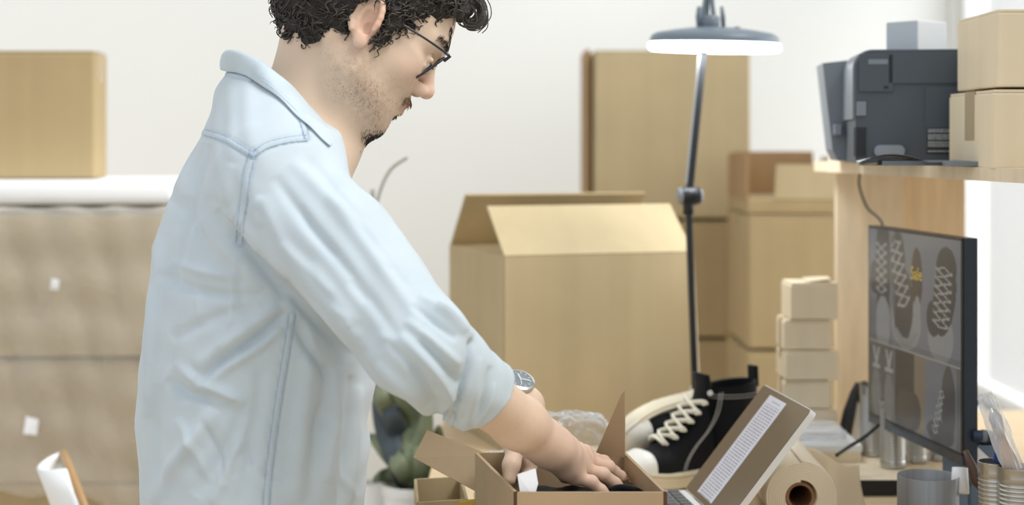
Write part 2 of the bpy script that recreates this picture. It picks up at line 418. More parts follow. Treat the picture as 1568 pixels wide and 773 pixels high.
fl = MB().slab([at(c4[1], zt), at(c4[2], zt), at(c4[2]+F_*.04, zt-.27), at(c4[1]+F_*.04, zt-.27)], .005); fl.build('flap', M['card_l'], t)

# ================================================================ desk
t = thing('desk', 'pale wooden work desk running back along the window side', 'desk', (.53, 2.3, 0))
MB().box((0, 0, .785), (1.34, 2.1, .03), bev=.004).build('desk_top', M['desk'], t)
for sx in (-.62, .62):
    for sy in (-.98, .98): MB().box((sx, sy, .385), (.05, .05, .77), bev=.004).build('leg', M['white'], t)
# hutch / shelf
t = thing('desk_shelf', 'light wooden shelf unit standing at the back of the desk, printer on top', 'shelf', (0, 0, 0))
xl = P(1248, 0, 3.0).x
sh = MB(); th = .019; sz = 1.325
pl = [(.566, 3.0), (.672, 2.14), (.70, 1.75), (1.15, 1.75), (1.15, 3.0)]
sh.slab([(x, y, sz-th/2) for x, y in pl], th, (0, 0, 1)); sh.build('shelf_board', M['ply'], t)
x0 = P(1281, 0, 2.97).x; x1 = P(1384, 0, 2.97).x
MB().box(((x0+x1)/2, 2.98, (.80+sz-th)/2), (x1-x0, .02, sz-th-.80), bev=.001).build('end_panel', M['ply'], t)
x2 = P(1476, 0, 3.0).x
MB().box(((x1+x2)/2+.003, 3.012, (.80+sz-th)/2), (x2-x1, .02, sz-th-.80), bev=.001).build('back_panel', M['ply_o'], t)
MB().box((1.13, 1.78, (.80+sz-th)/2), (.03, .03, sz-th-.80)).build('post', M['ply'], t)
# ================================================================ lamp
YLm = 2.86
t = thing('desk_lamp', 'black jointed desk lamp with a lit round ring head', 'lamp', (0, 0, 0))
p0 = P(1067, 640, YLm); p0.z = .80; p1 = P(1066, 600, YLm); p2 = P(1054, 318, YLm); p3 = P(1056, 290, YLm); p4 = P(1077, 82, YLm+.0)
hc = P(1094, 60, YLm)     # head centre
MB().lathe([(0, 0), (.03, 0), (.032, .004), (.032, .012), (.012, .02), (.008, .05), (0, .05)], 28, c=(p0.x, YLm, .80)).build('base', M['lampblack'], t, auto=40)
def strut(a, b, wd, dp):
    d = (b-a).normalized(); R = align(d, (1, 0, 0)); mb = MB()
    mb.box((0, 0, 0), (wd, dp, (b-a).length), bev=.0022); mb.v = [R @ v+(a+b)/2 for v in mb.v]; return mb
strut(Vector((p0.x, YLm, .83)), p2, .0115, .014).build('lower_arm', M['lampblack'], t)
s1 = strut(p3, P(1079, 60, YLm+.02), .0125, .014); s1.build('upper_arm', M['lampblack'], t)
s2 = strut(p3+Vector((-.0068, -.004, .01)), P(1074, 84, YLm)+Vector((-.004, -.004, 0)), .0016, .008); s2.build('arm_trim', M['steel'], t, label='thin bright edge strip')
jn = MB(); jc = P(1056, 300, YLm)
jn.lathe([(0, -.016), (.014, -.016), (.017, -.01), (.017, .01), (.014, .016), (0, .016)], 24, M=align((1, .25, 0)), c=jc)
jn.build('joint', M['lampblack'], t, auto=40)
for s in (-1, 1):
    kb = MB().lathe([(0, 0), (.016, 0), (.012, .005), (0, .007)], 20, M=align((s, .25*s, 0)), c=jc+Vector((s*.0165, s*.004, 0)))
    kb.build('joint_cap', M['steel_soft'], t, auto=40)
mb = MB(); mb.tube([p2+Vector((0, 0, .02)), p2-Vector((0, 0, .012))], .010, 12); mb.build('joint_sleeve', M['lampblack'], t, True)
# head: round disc tilted slightly, arm passes behind it
Rh = align((.02, -.03, 1)); r = .1155
MB().lathe([(q_*1.144, w_*1.144) for q_, w_ in [(0, .019), (.03, .0185), (.065, .014), (.09, .0095), (.098, .005), (.101, -.002), (.1005, -.006), (.097, -.008), (.07, -.008), (0, -.008)]], 64, M=Rh, c=hc).build('lamp_head', M['lamphead'], t, auto=50)
MB().lathe([(q_*1.144, w_*1.144) for q_, w_ in [(.0, -.008), (.101, -.0065), (.1035, -.010), (.1025, -.016), (.099, -.019), (.085, -.0195), (0, -.0195)]], 64, M=Rh, c=hc).build('led_ring', M['led'], t, auto=50)
MB().box(hc+Vector((.037, -.02, .0185)), (.011, .008, .004), bev=.0015).build('switch', M['lampblack'], t)
kn = MB(); kc = P(1088, 31, YLm)
kn.lathe([(0, -.014), (.014, -.014), (.0165, -.005), (.0165, .008), (.011, .0135), (0, .0145)], 26, c=kc-Vector((0, 0, .004)))
kn.build('ball_joint', M['lamphead'], t, auto=45)
for px0, px1, wd in ((1072, 1071, .008), (1108, 1105, .005)):
    q = MB(); q.tube([P(px0, 46, YLm), P(px0-1, 26, YLm), P(px1, 10, YLm)], [wd*.8, wd, wd*.6], 10, flat=.7); q.build('clamp_fork', M['lamphead'], t, True)
q = MB(); q.tube(spline([P(1079, 25, YLm), P(1078, 8, YLm), P(1082, -12, YLm), P(1087, -40, YLm)], 6), .003, 8); q.tube(spline([P(1093, 25, YLm), P(1091, 8, YLm), P(1090, -12, YLm), P(1092, -42, YLm)], 6), .0042, 8)
q.build('spring_rod', M['lamphead'], t, True)
ll = bpy.data.lights.new('lamp_light', 'AREA'); ll.shape = 'DISK'; ll.size = .22; ll.energy = 1.0; ll.color = (.95, .98, 1)
lo = bpy.data.objects.new('lamp_light', ll); COL.objects.link(lo); lo.parent = t; lo.location = hc+Vector((0, 0, -.026))
# bar which joins arm top and the fork above the head
q = MB(); q.tube([P(1079, 62, YLm+.02), P(1086, -45, YLm+.03), P(1090, -45, YLm)], .005, 8); q.build('support_rod', M['lamphead'], t, True)

# ================================================================ printer on the shelf
sz = 1.325
Ra = -.10
prL = P(1310, 255, 2.42)
t = thing('printer', 'dark grey desktop printer on the wooden shelf, back side showing', 'printer', (P(1310, 0, 2.47).x, 2.47, sz+.001), Ra)
W, D, H = .40, .15, .176
def prof_prism(mb, pts, y0, y1):
    n = len(pts); vs = [(x, y0, z) for x, z in pts]+[(x, y1, z) for x, z in pts]
    mb.add(vs, [tuple(range(n)), tuple(reversed(range(n, 2*n)))]+[(i, (i+1) % n, n+(i+1) % n, n+i) for i in range(n)]); return mb
def rr(x0, x1, z0, z1, r, n=6, corners=(1, 1, 1, 1)):
    out = []
    for k, (cx_, cz, a0) in enumerate(((x1, z0, -PI/2), (x1, z1, 0), (x0, z1, PI/2), (x0, z0, PI))):
        if not corners[k]: out.append((cx_, cz)); continue
        sx = -1 if cx_ == x1 else 1; szz = 1 if cz == z0 else -1
        for i in range(n+1):
            a = a0+PI/2*i/n; out.append((cx_+sx*r+r*math.cos(a), cz+szz*r+r*math.sin(a)))
    return out
prof_prism(MB(), rr(0, W, .002, H, .028, 8, (1, 1, 1, 0)), 0, D).build('body', M['printer'], t, auto=35)
prof_prism(MB(), rr(-.004, W+.004, .07, H+.0015, .03, 8, (0, 1, 1, 0)), .004, D-.004).build('top_cover', M['printer_l'], t, auto=35)
MB().box((W/2+.023, -.0012, H-.028), (W-.052, .003, .047), bev=.001).build('rear_lid', M['printer'], t)
MB().box((.031, -.0012, H-.035), (.052, .003, .058), bev=.001).build('corner_lid', M['printer'], t)
MB().box((.034, -.0025, H-.018), (.030, .002, .008), bev=.0009).build('grip', M['printer_l'], t)
MB().box((.046, -.0028, H-.057), (.006, .002, .004), bev=.0005).build('latch', M['black'], t)
pp = rr(.028, .074, .012, .030, .0088, 6); prof_prism(MB(), pp, -.006, .002).build('handle', M['printer_h'], t, auto=40, label='pale rounded grip')
MB().box((.10+.30/2, -.0012, .062), (.29, .0024, .115), bev=.001).build('access_panel', M['printer'], t)
vent = MB()
for k in range(5): vent.box((-.002+k*.0042, -.001, .035), (.0016, .005, .045))
vent.build('vent', M['black'], t)
MB().box((.0085, -.0015, .086), (.015, .003, .022), bev=.001).build('socket_plate', M['printer_l'], t)
lb = MB(); lb.box((.183, -.003, .036), (.152, .0012, .040)); lab = lb.build('warning_label', M['pdark'], t)
rs = random.Random(3); tx = MB()
for gi, (zr, ends) in enumerate(((.0535, 1), (.0505, .78), (.0455, 1), (.0425, 1), (.0395, .98), (.0345, 1), (.0315, 1), (.0285, .9), (.0205, .62))):
    x = .109
    while x < .109+.146*ends:
        wl = rs.uniform(.0015, .0065); tx.box((x+wl/2, -.0038, zr), (wl, .0004, .0012)); x += wl+.0008
tx.build('small_print', M['ptext'], lab)
prof_prism(MB(), [(-.020, .022), (-.012, .004), (.3, .004), (.3, H-.006), (.02, H-.006), (-.036, H-.012)], D+.002, D+.12).build('front_body', M['printer_l'], t)
MB().box((-.013, D+.0, .055), (.012, .03, .018), bev=.002).build('tray_bracket', M['printer_h'], t)
bx = carton('pale cardboard box edge showing behind the printer, on the shelf', (P(1300, 0, 2.78).x, 2.80, sz+.001), (.045, .1, .104), 0, 'card_l', tape=False)
# white box on the printer
b0 = P(1403, 71, 2.52)
t = thing('small_white_box', 'small white box with a grey side on top of the printer', 'box', (b0.x+.012, b0.y+.045, sz+.003+H), math.radians(38))
MB().box((0, 0, .0245), (.074, .062, .049), bev=.003).build('body', M['white'], t)
MB().box((-.0375, 0, .0245), (.0008, .06, .046)).build('side_panel', mat('pale_grey_side', (188, 196, 202), .5), t, label='grey side')
MB().box((.0, 0, .003), (.07, .058, .006)).build('base', M['printer'], t)
# magazine under/next to printer
t = thing('magazine', 'open magazine lying on the shelf in front of the printer', 'magazine', (P(1385, 0, 2.36).x-.006, 2.362, sz+.001), -.16)
pg = MB()
for k in range(5):
    vs = []; n = 14
    for j in range(2):
        for i in range(n+1):
            u = i/n; vs.append((-.062+.125*u, -.05+.1*j, .0008+.0012*k+.012*math.sin(PI*min(1, u*1.3))*(k/4)*(.6 if j else 1)))
    pg.add(vs, [(i, i+1, n+2+i, n+1+i) for i in range(n)])
pg.build('page', M['paper'], t, True)
MB().box((.09, -.002, .004), (.24, .085, .007), Rz(.02), bev=.001).build('cover', M['printer_l'], t)
t2 = tag(MB().box((.72, 2.30, sz+.0045), (.20, .06, .007), Rz(.02), bev=.001).build('flat_tray', M['printer_l']), 'flat grey tray edge under the printer, at the shelf front', 'tray')
# two cartons at the right end of the shelf
carton_px('lower of two cardboard boxes at the right edge, beside the printer', 1520, 1640, 137, 259, 2.2, .22, m='card_l')
bpy.context.view_layer.update()
carton_px('upper of two cardboard boxes at the right edge, stacked beside the printer', 1527, 1635, 14, 133, 2.22, .2, m='card_l', tape=False)
# cables
def cable(label, pts, r=.0022, cat='cable'):
    o = MB().tube(spline(pts, 8), r, 8).build('cable', M['black'], None, True); return tag(o, label, cat)
cable('thin black cable hanging from the printer to behind the monitor', [P(1317, 262, 2.9), P(1316, 285, 2.9), P(1328, 318, 2.9), P(1352, 346, 2.86), P(1356, 420, 2.8), P(1350, 560, 2.76)])
# ================================================================ monitor
ma = Vector((P(1331, 0, 2.70).x, 2.70, 0)); mb_ = Vector((P(1475, 0, 2.33).x, 2.33, 0))
ztop = (P(0, 344, 2.70).z+P(0, 366, 2.33).z)/2; zbot = (P(0, 647, 2.70).z+P(0, 711, 2.33).z)/2; zscr = (P(0, 633, 2.70).z+P(0, 698, 2.33).z)/2
dirm = (mb_-ma).normalized(); wm = (mb_-ma).length; nm = Vector((dirm.y, -dirm.x, 0))   # towards the man
if nm.x > 0: nm = -nm
t = thing('monitor', 'large dark desktop monitor showing pictures of sneakers', 'monitor', (0, 0, 0))
def mq(u, z, off=0): q = ma+dirm*(u*wm)-nm*off; return Vector((q.x, q.y, z))
MB().slab([mq(0, zbot, .011), mq(1, zbot, .011), mq(1, ztop, .011), mq(0, ztop, .011)], .022).build('casing', M['mside'], t)
MB().slab([mq(0, zbot, 0), mq(1, zbot, 0), mq(1, zscr, 0), mq(0, zscr, 0)], .003).build('chin', M['bezel'], t)
fr = MB()
for a_, b_ in (((0, ztop), (1, ztop-.004)), ((0, zscr), (1, zscr+.004))): fr.slab([mq(a_[0], a_[1], 0), mq(b_[0], a_[1], 0), mq(b_[0], b_[1], 0), mq(a_[0], b_[1], 0)], .003)
for u0, u1 in ((0, .012), (.988, 1)): fr.slab([mq(u0, zscr, 0), mq(u1, zscr, 0), mq(u1, ztop, 0), mq(u0, ztop, 0)], .003)
fr.build('bezel', M['black'], t)
def ell(u, v, cu, cv, ru, rv, ang=0):
    c, s = math.cos(ang), math.sin(ang); du, dv = u-cu, v-cv
    return ((du*c+dv*s)/ru)**2+((-du*s+dv*c)/rv)**2 < 1
def laces(u, v, u0, v0, u1, v1, wd, n):
    d = ((u1-u0)**2+(v1-v0)**2)**.5; tx_, ty_ = (u1-u0)/d, (v1-v0)/d
    a = (u-u0)*tx_+(v-v0)*ty_; b = -(u-u0)*ty_+(v-v0)*tx_
    if a < 0 or a > d or abs(b) > wd: return False
    ph = a/d*n % 1; k = abs(b)/wd
    return abs(ph-k*.6) < .13 or abs(ph-(1-k*.6)) < .1
def screen_col(u, v):  # u 0..1 from the far edge, v 0 bottom .. 1 top
    bgc = (112, 115, 122); dk = (62, 62, 64); wh = (136, 138, 138); lc = (150, 150, 146); md = (92, 92, 90); tn = (120, 108, 92)
    top = v > .40-.04*0
    if top:
        c = bgc
        if u < .27:
            if v < .62: c = (98, 100, 104)
            if ell(u, v, .17, .80, .09, .30): c = dk
            if ell(u, v, .07, .74, .06, .09): c = dk
            if ell(u, v, .17, .50, .085, .15): c = wh
            if abs(u-.15) < .07 and .66 < v < .93 and laces(u, v, .15, .66, .15, .95, .06, 6): c = lc
        elif u < .64:
            if ell(u, v, .43, .55, .17, .15): c = wh
            if ell(u, v, .40, .63, .115, .19): c = dk
            if ell(u, v, .34, .84, .085, .17): c = dk
            if v < .50 and ell(u, v, .43, .56, .15, .14) and not ell(u, v, .43, .59, .12, .13): c = (126, 128, 128)
            if laces(u, v, .42, .62, .30, .95, .075, 6): c = lc
            if ell(u, v, .555, .78, .06, .155): c = (68, 58, 56)
            if ell(u, v, .56, .62, .035, .07): c = wh
        else:
            if ell(u, v, .80, .52, .13, .13, .3): c = wh
            if ell(u, v, .84, .72, .11, .20, -.25): c = dk
            if ell(u, v, .86, .86, .1, .10): c = dk
            if ell(u, v, .73, .60, .07, .09): c = dk
            if laces(u, v, .80, .56, .84, .86, .085, 7): c = lc
        if v < .43: c = tuple(int(x*.9) for x in c)
    else:
        if u < .31:
            c = (84, 82, 78)
            for cu in (.09, .24):
                if ell(u, v, cu, .12, .055, .13): c = (112, 112, 108)
                if abs(abs(u-cu)-(v-.28)*.35) < .012 and .27 < v < .37: c = lc
                if abs(u-cu) < .045 and .255 < v < .28: c = lc
        elif u < .53:
            c = (60, 58, 56)
            if ell(u, v, .45, .1, .12, .1): c = (70, 66, 62)
        elif u < .64: c = tn if not ell(u, v, .54, .1, .06, .09) else (66, 62, 58)
        else:
            c = (106, 110, 116)
            if ell(u, v, .88, .2, .07, .19) or ell(u, v, .80, .05, .14, .06): c = (70, 70, 72)
            if laces(u, v, .74, .04, .82, .26, .03, 6): c = lc
            if u > .96: c = (92, 92, 90)
        if abs(v-.398) < .004: c = (150, 148, 140)
    if abs(u-.305) < .004: c = (128, 128, 126)
    return c
def painted(name, fn, Q, nu, nv, mt, parent):
    vs = [Q(i/nu, j/nv) for j in range(nv+1) for i in range(nu+1)]
    fs = [(j*(nu+1)+i, j*(nu+1)+i+1, (j+1)*(nu+1)+i+1, (j+1)*(nu+1)+i) for j in range(nv) for i in range(nu)]
    o = mesh(name, vs, fs, mt, parent); ca = o.data.color_attributes.new('col', 'FLOAT_COLOR', 'CORNER')
    buf = []
    for j in range(nv):
        for i in range(nu):
            c = lin(fn((i+.5)/nu, (j+.5)/nv))+(1,); buf += list(c)*4
    ca.data.foreach_set('color', buf); return o
def screen_mat(name, strength, rough):
    m = bpy.data.materials.new(name); m.use_nodes = True; N = m.node_tree.nodes; L = m.node_tree.links; b = N['Principled BSDF']
    a = N.new('ShaderNodeAttribute'); a.attribute_name = 'col'
    b.inputs['Base Color'].default_value = (.01, .01, .012, 1); b.inputs['Roughness'].default_value = rough
    L.new(a.outputs['Color'], b.inputs['Emission Color']); b.inputs['Emission Strength'].default_value = strength; return m
z0_, z1_ = zscr+.004, ztop-.004
pic = painted('screen', screen_col, lambda u, v: mq(.012+.976*u, z0_+(z1_-z0_)*v, -.0018), 150, 130, screen_mat('monitor_screen', .50, .22), t)
Mtx = Matrix((dirm, (0, 0, 1), nm)).transposed()
text('badge_text', 'Sale', .029, mat('badge_text', (40, 36, 24), .5, emit=((176, 152, 72), .8)), Mtx, mq(.012+.976*.555, z0_+(z1_-z0_)*.80, -.0024), pic)
# stand
sb = mq(.55, 0, .06)
MB().slab([mq(.40, .80, .0)+Vector((0, 0, .004)), mq(.75, .80, .0)+Vector((0, 0, .004)), mq(.75, .80, .13)+Vector((0, 0, .004)), mq(.40, .80, .13)+Vector((0, 0, .004))], .006, (0, 0, 1)).build('foot', M['steel'], t)
MB().slab([mq(.49, .806, .07), mq(.64, .806, .07), mq(.64, .98, .035), mq(.49, .98, .035)], .008).build('neck', M['steel'], t)
cable('black cable running from the monitor to the desk beside the kraft paper', [P(1346, 650, 2.62), P(1325, 668, 2.6), P(1300, 684, 2.58), P(1281, 697, 2.55)], .003)
# ================================================================ mug
mc = P(1421, 727, 2.25); 
t = thing('metal_mug', 'plain brushed steel cup on the desk in front of the monitor', 'cup', (mc.x, 2.25, .80), .5)
hm = mc.z-.80
MB().lathe([(0, .002), (.038, .002), (.0415, .006), (.0425, .02), (.0425, hm-.001), (.0418, hm), (.0408, hm-.001), (.0405, .01), (0, .009)], 64).build('body', M['steel_soft'], t, auto=45)
# tins of the desk
def tin(label, cx_, Y, r, zb, ztp, group=None, open_=True):
    t = thing('ribbed_tin_can', label, 'can', (P(cx_, 0, Y).x, Y, zb)); h = ztp-zb; pr = [(0, .001), (r*.97, .001), (r, .004)]
    nr = max(8, int(h/.0072)); z = .012
    for k in range(nr*4+1):
        q = k/(nr*4); z = .012+(h-.03)*q; pr.append((r*(.965+.032*math.cos(k*PI/2)), z))
    pr += [(r, h-.012), (r*.99, h-.004), (r*1.02, h-.002), (r*1.02, h), (r*.96, h), (r*.95, .006), (0, .006)]
    MB().lathe(pr, 36).build('body', M['steel'], t, auto=60)
    return t
TG = 'ribbed tins behind the monitor'
tray_z = .826
t = thing('wooden_riser', 'low wooden board with a black front edge under the tins', 'riser', (P(1352, 0, 2.62).x+.03, 2.66, .80))
MB().box((0, 0, .012), (.25, .24, .024), bev=.002).build('board', M['ply'], t)
MB().box((0, -.1225, .012), (.25, .005, .025), bev=.001).build('front_edge', M['black'], t, label='black front edge')
tin('ribbed tin at far left of the row under the monitor, next to the stapler', 1335, 2.74, .0205, tray_z-.0015, .945, TG)
tin('second ribbed tin from the left under the monitor', 1367, 2.64, .021, tray_z-.0015, .935, TG)
tin('third ribbed tin from the left, behind the steel cup', 1403, 2.68, .0175, tray_z-.0015, .925, TG)
tin('ribbed tin farthest right under the monitor, above the steel cup', 1437, 2.70, .0185, tray_z-.0015, .92, TG)
# stapler standing upright
t = thing('stapler', 'black stapler standing upright against the wooden panel', 'stapler', (0, 0, 0))
q = MB(); q.tube([P(1293, 668, 2.8), P(1301, 630, 2.8), P(1309, 600, 2.8), P(1314, 586, 2.8)], [.013, .012, .008, .005], 12, flat=.8); q.build('base_arm', M['black'], t, True)
q = MB(); q.tube([P(1324, 620, 2.8), P(1326, 600, 2.8), P(1322, 584, 2.8)], [.009, .010, .006], 12, flat=.8); q.build('top_arm', M['black'], t, True)
q = MB(); q.tube([P(1313, 590, 2.8), P(1318, 612, 2.8), P(1323, 618, 2.8)], .006, 8); q.build('hinge', M['black'], t, True)
o = MB().box((P(1313, 640, 2.83).x, 2.84, (.80+P(0, 612, 2.83).z)/2), (.010, .04, P(0, 612, 2.83).z-.80), bev=.002).build('white_block', M['white']); tag(o, 'narrow white card box between the black stapler and the tins', 'box')
# small carton stack
zs = .852
SG = 'small boxes in the stack of five'
gb = P(1258, 0, 2.70)
t = thing('flat_box', 'low grey white box under the plastic bag, below the small box stack', 'box', (gb.x+.002, 2.78, .801), 0)
MB().box((0, 0, .022), (.122, .2, .044), bev=.003).build('body', M['card_l'], t)
MB().box((0, 0, .046), (.126, .204, .012), bev=.003).build('lid', M['white'], t)
st = [(1207, 1286, 433, 488, .02, 'topmost of the five small stacked boxes, its lid ajar'), (1199, 1277, 490, 535, -.02, 'second small box from the top of the stack of five'),
      (1199, 1288, 537, 580, .03, 'middle one of the five small stacked boxes, jutting out to the right'), (1200, 1277, 583, 625, -.04, 'fourth small box from the top, right above the lowest'),
      (1203, 1285, 627, 672, .02, 'lowest of the five small stacked boxes')]
Yk = 2.8; za = P(0, 672, Yk).z
tops = [P(0, s[3], Yk).z for s in st]
prev = .853
for k in range(4, -1, -1):
    x0_, x1_, yt, yb, rz, lb = st[k]
    a = P(x0_, yt, Yk); b = P(x1_, yb, Yk); h = a.z-prev-.0015
    off = .004 if k % 2 else 0
    c = Vector(((a.x+b.x)/2, Yk+.045+off, prev+.001))
    carton(lb, c, ((b.x-a.x)*.93, .088, h), rz, 'card_l', SG, tape=(k in (1, 3)))
    prev = a.z
top = Vector(((P(1247, 0, Yk).x), Yk+.04, prev))
o = MB().slab([top+Vector((-.01, -.03, .001)), top+Vector((.03, -.035, .006)), top+Vector((.034, .02, .006)), top+Vector((-.008, .03, .003))], .002).build('card_lid', M['card_l'])
tag(o, 'loose lid flap on the topmost small box', 'lid')
# plastic bag with silver item in front
def crumple(name, mt, c, d, seed, amp, n=26, rot=0):
    bm = bmesh.new(); bmesh.ops.create_cube(bm, size=1); bmesh.ops.subdivide_edges(bm, edges=bm.edges[:], cuts=n, use_grid_fill=True)
    r_ = random.Random(seed); ks = [(Vector((r_.uniform(-1, 1), r_.uniform(-1, 1), r_.uniform(-1, 1))).normalized()*r_.uniform(3, 22), r_.uniform(0, 6)) for _ in range(18)]
    R = Rz(rot)
    for v in bm.verts:
        p = v.co.copy(); L4 = (abs(p.x*2)**6+abs(p.y*2)**6+abs(p.z*2)**6)**(1/6); p = p/L4*1.0 if L4 > .01 else p
        n_ = sum(abs(math.sin(k.dot(p)+ph)) for k, ph in ks)/18-.6
        p = p*(1+amp*n_*3); v.co = R @ Vector((p.x*d[0], p.y*d[1], p.z*d[2]))+Vector(c)
    me = bpy.data.meshes.new(name); bm.to_mesh(me); bm.free(); me.materials.append(mt); me.polygons.foreach_set('use_smooth', [True]*len(me.polygons))
    o = bpy.data.objects.new(name, me); COL.objects.link(o); return o
bc = P(1250, 682, 2.60)
o = crumple('plastic_bag', M['clear'], (bc.x+.004, 2.74, .868), (.13, .12, .018), 5, .10); tag(o, 'flat clear plastic bag on the low box at the foot of the small box stack', 'bag')
# ================================================================ kraft paper roll
a = P(1166, 702, 2.62); b = P(1222, 778, 2.18); a.z = .80+.048; b.z = .80+.043
a = Vector((P(1155, 0, 2.66).x+.02, 2.66, .85)); b = Vector((P(1222, 0, 2.3).x+.004, 2.3, .85))
t = thing('kraft_paper_roll', 'roll of cream kraft paper with brown core on the desk', 'paper roll', (0, 0, 0))
R = align(b-a, (0, 0, 1)); L_ = (b-a).length; rr_ = .0495
q = MB(); n = 420; vs = []; 
for k in range(n+1):
    th_ = 2*PI*9.0*k/n; r_ = .0215+(rr_-.0215)*(k/n)
    for z in (0, L_): vs.append(R @ Vector((r_*math.cos(th_), r_*math.sin(th_), z))+a)
q.add(vs, [(2*k, 2*k+1, 2*k+3, 2*k+2) for k in range(n)]); sp = mesh('paper_winding', q.v, q.f, M['kraft'], t, True); so = sp.modifiers.new('s', 'SOLIDIFY'); so.thickness = .0030; so.offset = -1
MB().lathe([(.0165, .004), (.0205, .004), (.0205, L_-.004), (.0165, L_-.004), (.0165, .004)], 32, M=R, c=a).build('core', M['kraft_core'], t, auto=50)
# loose sheet standing at right of roll
vs = []; nu, nv = 24, 24
for j in range(nv+1):
    for i in range(nu+1):
        u, v = i/nu, j/nv; yy = 2.47-.05*math.sin(PI*u)+.02*v
        pt = P(1227+88*u, 684+(6*u+24*math.sin(min(1, u*1.25)*PI/2)**3) - 9*max(0, u-.8)*5*.3, yy)
        zb_ = .803; vs.append((pt.x+.015*(v)*(1-u), yy-.05*v*v, pt.z+(zb_-pt.z)*v))
fs = [(j*(nu+1)+i, j*(nu+1)+i+1, (j+1)*(nu+1)+i+1, (j+1)*(nu+1)+i) for j in range(nv) for i in range(nu)]
o = mesh('kraft_paper_sheet', vs, fs, M['kraft_l'], None, True); s_ = o.modifiers.new('s', 'SOLIDIFY'); s_.thickness = .0008
tag(o, 'loose curling cream paper sheet beside the kraft paper roll', 'paper')
# brown cardboard scrap behind tablet
o = MB().slab([P(1148, 765, 2.40), P(1170, 742, 2.46), P(1196, 760, 2.46), P(1190, 800, 2.3), P(1140, 800, 2.3)], .004).build('cardboard_scrap', M['card_m']); tag(o, 'brown cardboard scrap between the tablet and the paper roll', 'cardboard')
# ================================================================ tablet with keyboard
Y1 = 2.40; T1 = P(1170, 589, Y1); T2 = P(1243, 626, 2.17); T2.z = (T1.z+T2.z)/2; T1.z = T2.z
H1 = P(1049, 748, Y1); H2 = H1+(T2-T1); 
t = thing('tablet_computer', 'tablet with white rim and text page on screen, propped on a keyboard', 'tablet', (0, 0, 0))
up = (T1-H1); wd = (H2-H1); nrm = up.cross(wd).normalized()
if nrm.x > 0: nrm = -nrm
def tq(u, v, off=0): return H1+wd*u+up*v+nrm*off
def rquad(r_=.03, off=0, ins=0.0):
    out = []; n_ = 5; W_, H_ = wd.length, up.length
    for (cx_, cy, a0) in ((1, 0, -PI/2), (1, 1, 0), (0, 1, PI/2), (0, 0, PI)):
        for i in range(n_+1):
            a = a0+PI/2*i/n_; rr2 = r_
            x = (W_-ins-rr2 if cx_ else ins+rr2)+rr2*math.cos(a); y = (H_-ins-rr2 if cy else ins+rr2)+rr2*math.sin(a)
            out.append(tq(x/W_, y/H_, off))
    return out
MB().slab(rquad(.008, -.005), .009, nrm).build('casing', M['tabrim'], t, label='white back and rim')
gm = mat('tablet_glass', (58, 50, 44), .13, spec=.45, emit=((104, 90, 74), .40))
MB().slab(rquad(.007, -.0003, .0012), .0008, nrm).build('glass', gm, t)
def page(u, v):
    c = (182, 184, 194)
    if u < .03 or u > .97: return (170, 172, 182)
    k = (v*38) % 1
    if .10 < u < .9:
        if v > .93: return (150, 152, 164) if (.3 < u < .8 and .955 < v < .97) else c
        if k < .45 and math.sin(math.floor(v*38)*7.3+u*40)+math.sin(u*97+math.floor(v*38)*3.1) > -.9: return (128, 130, 142)
    return c
painted('page', page, lambda u, v: tq(.235+.355*u, .05+.90*v, .0006), 60, 152, screen_mat('tablet_page', .92, .15), t)
# keyboard base towards the man
left = Vector((nrm.x, nrm.y, 0)).normalized()
kb0 = [H1-Vector((0, 0, .006)), H2-Vector((0, 0, .006)), H2+left*.16-Vector((0, 0, .006)), H1+left*.16-Vector((0, 0, .006))]
MB().slab(kb0, .008, (0, 0, 1)).build('keyboard_base', M['tabrim'], t)
kz = Vector((0, 0, .0005)); e = wd.normalized()
for r_i in range(5):
    for c_i in range(11):
        c = H1+e*(.018+c_i*(wd.length-.036)/10)+left*(.022+r_i*.020)+kz
        bpy_k = MB().box((0, 0, 0), (.016, .0155, .003), bev=.0006)
        bpy_k.v = [align((0, 0, 1), e) @ v+c for v in bpy_k.v]
        bpy_k.build('key', M['keys'], t)
o = carton('flat cardboard box that the tablet keyboard rests on', ((H1+H2)/2+left*.06+Vector((0, 0, 0))).to_2d().to_3d()+Vector((0, 0, .801)), (.2, wd.length*.96, H1.z-.0115-.801), math.atan2(e.y, e.x)-PI/2, 'card_m', tape=False)
# ================================================================ right desk end
t = thing('blue_organizer', 'blue grey desk organizer box behind the tins at the right edge', 'organizer', (P(1512, 0, 2.3).x+.012, 2.40, .801), .05)
w_, d_, h_ = .062, .12, .115
q = MB()
for s in (-1, 1): q.box((s*(w_/2-.002), 0, h_/2), (.004, d_, h_)); q.box((0, s*(d_/2-.002), h_/2), (w_, .004, h_))
q.box((0, 0, .003), (w_-.002, d_-.002, .006)); q.build('box', M['blue'], t)
q = MB(); q.slab([(-.03, -.062, h_-.02), (.03, -.062, h_-.06), (.034, -.062, h_-.05), (-.026, -.062, h_+.006)], .006); q.build('front_strip', M['white'], t)
t = thing('marker', 'navy ribbed marker lying across the blue organizer', 'marker', (0, 0, 0))
a = P(1490, 667, 2.33); b = P(1521, 668, 2.33)
MB().tube([a, b], .0085, 14).build('barrel', M['navy'], t, True)
MB().tube([P(1503, 667, 2.33), P(1510, 667.5, 2.33)], .0092, 14).build('band', M['printer_l'], t, True)
tin('ribbed tin holding wrapped brushes, in front of the blue organizer', 1524, 2.12, .0225, .801, zz(706, 2.12))
tin('ribbed tin at the very right edge of the picture', 1560, 2.08, .026, .801, zz(714, 2.08))
t = thing('paintbrush', 'wooden handled brush in clear wrapping standing in the right tins', 'brush', (0, 0, 0))
MB().tube([P(1560, 745, 2.08), P(1548, 712, 2.09), P(1534, 672, 2.11)], [.012, .013, .006], 12, flat=.6).build('handle', M['brushwood'], t, True)
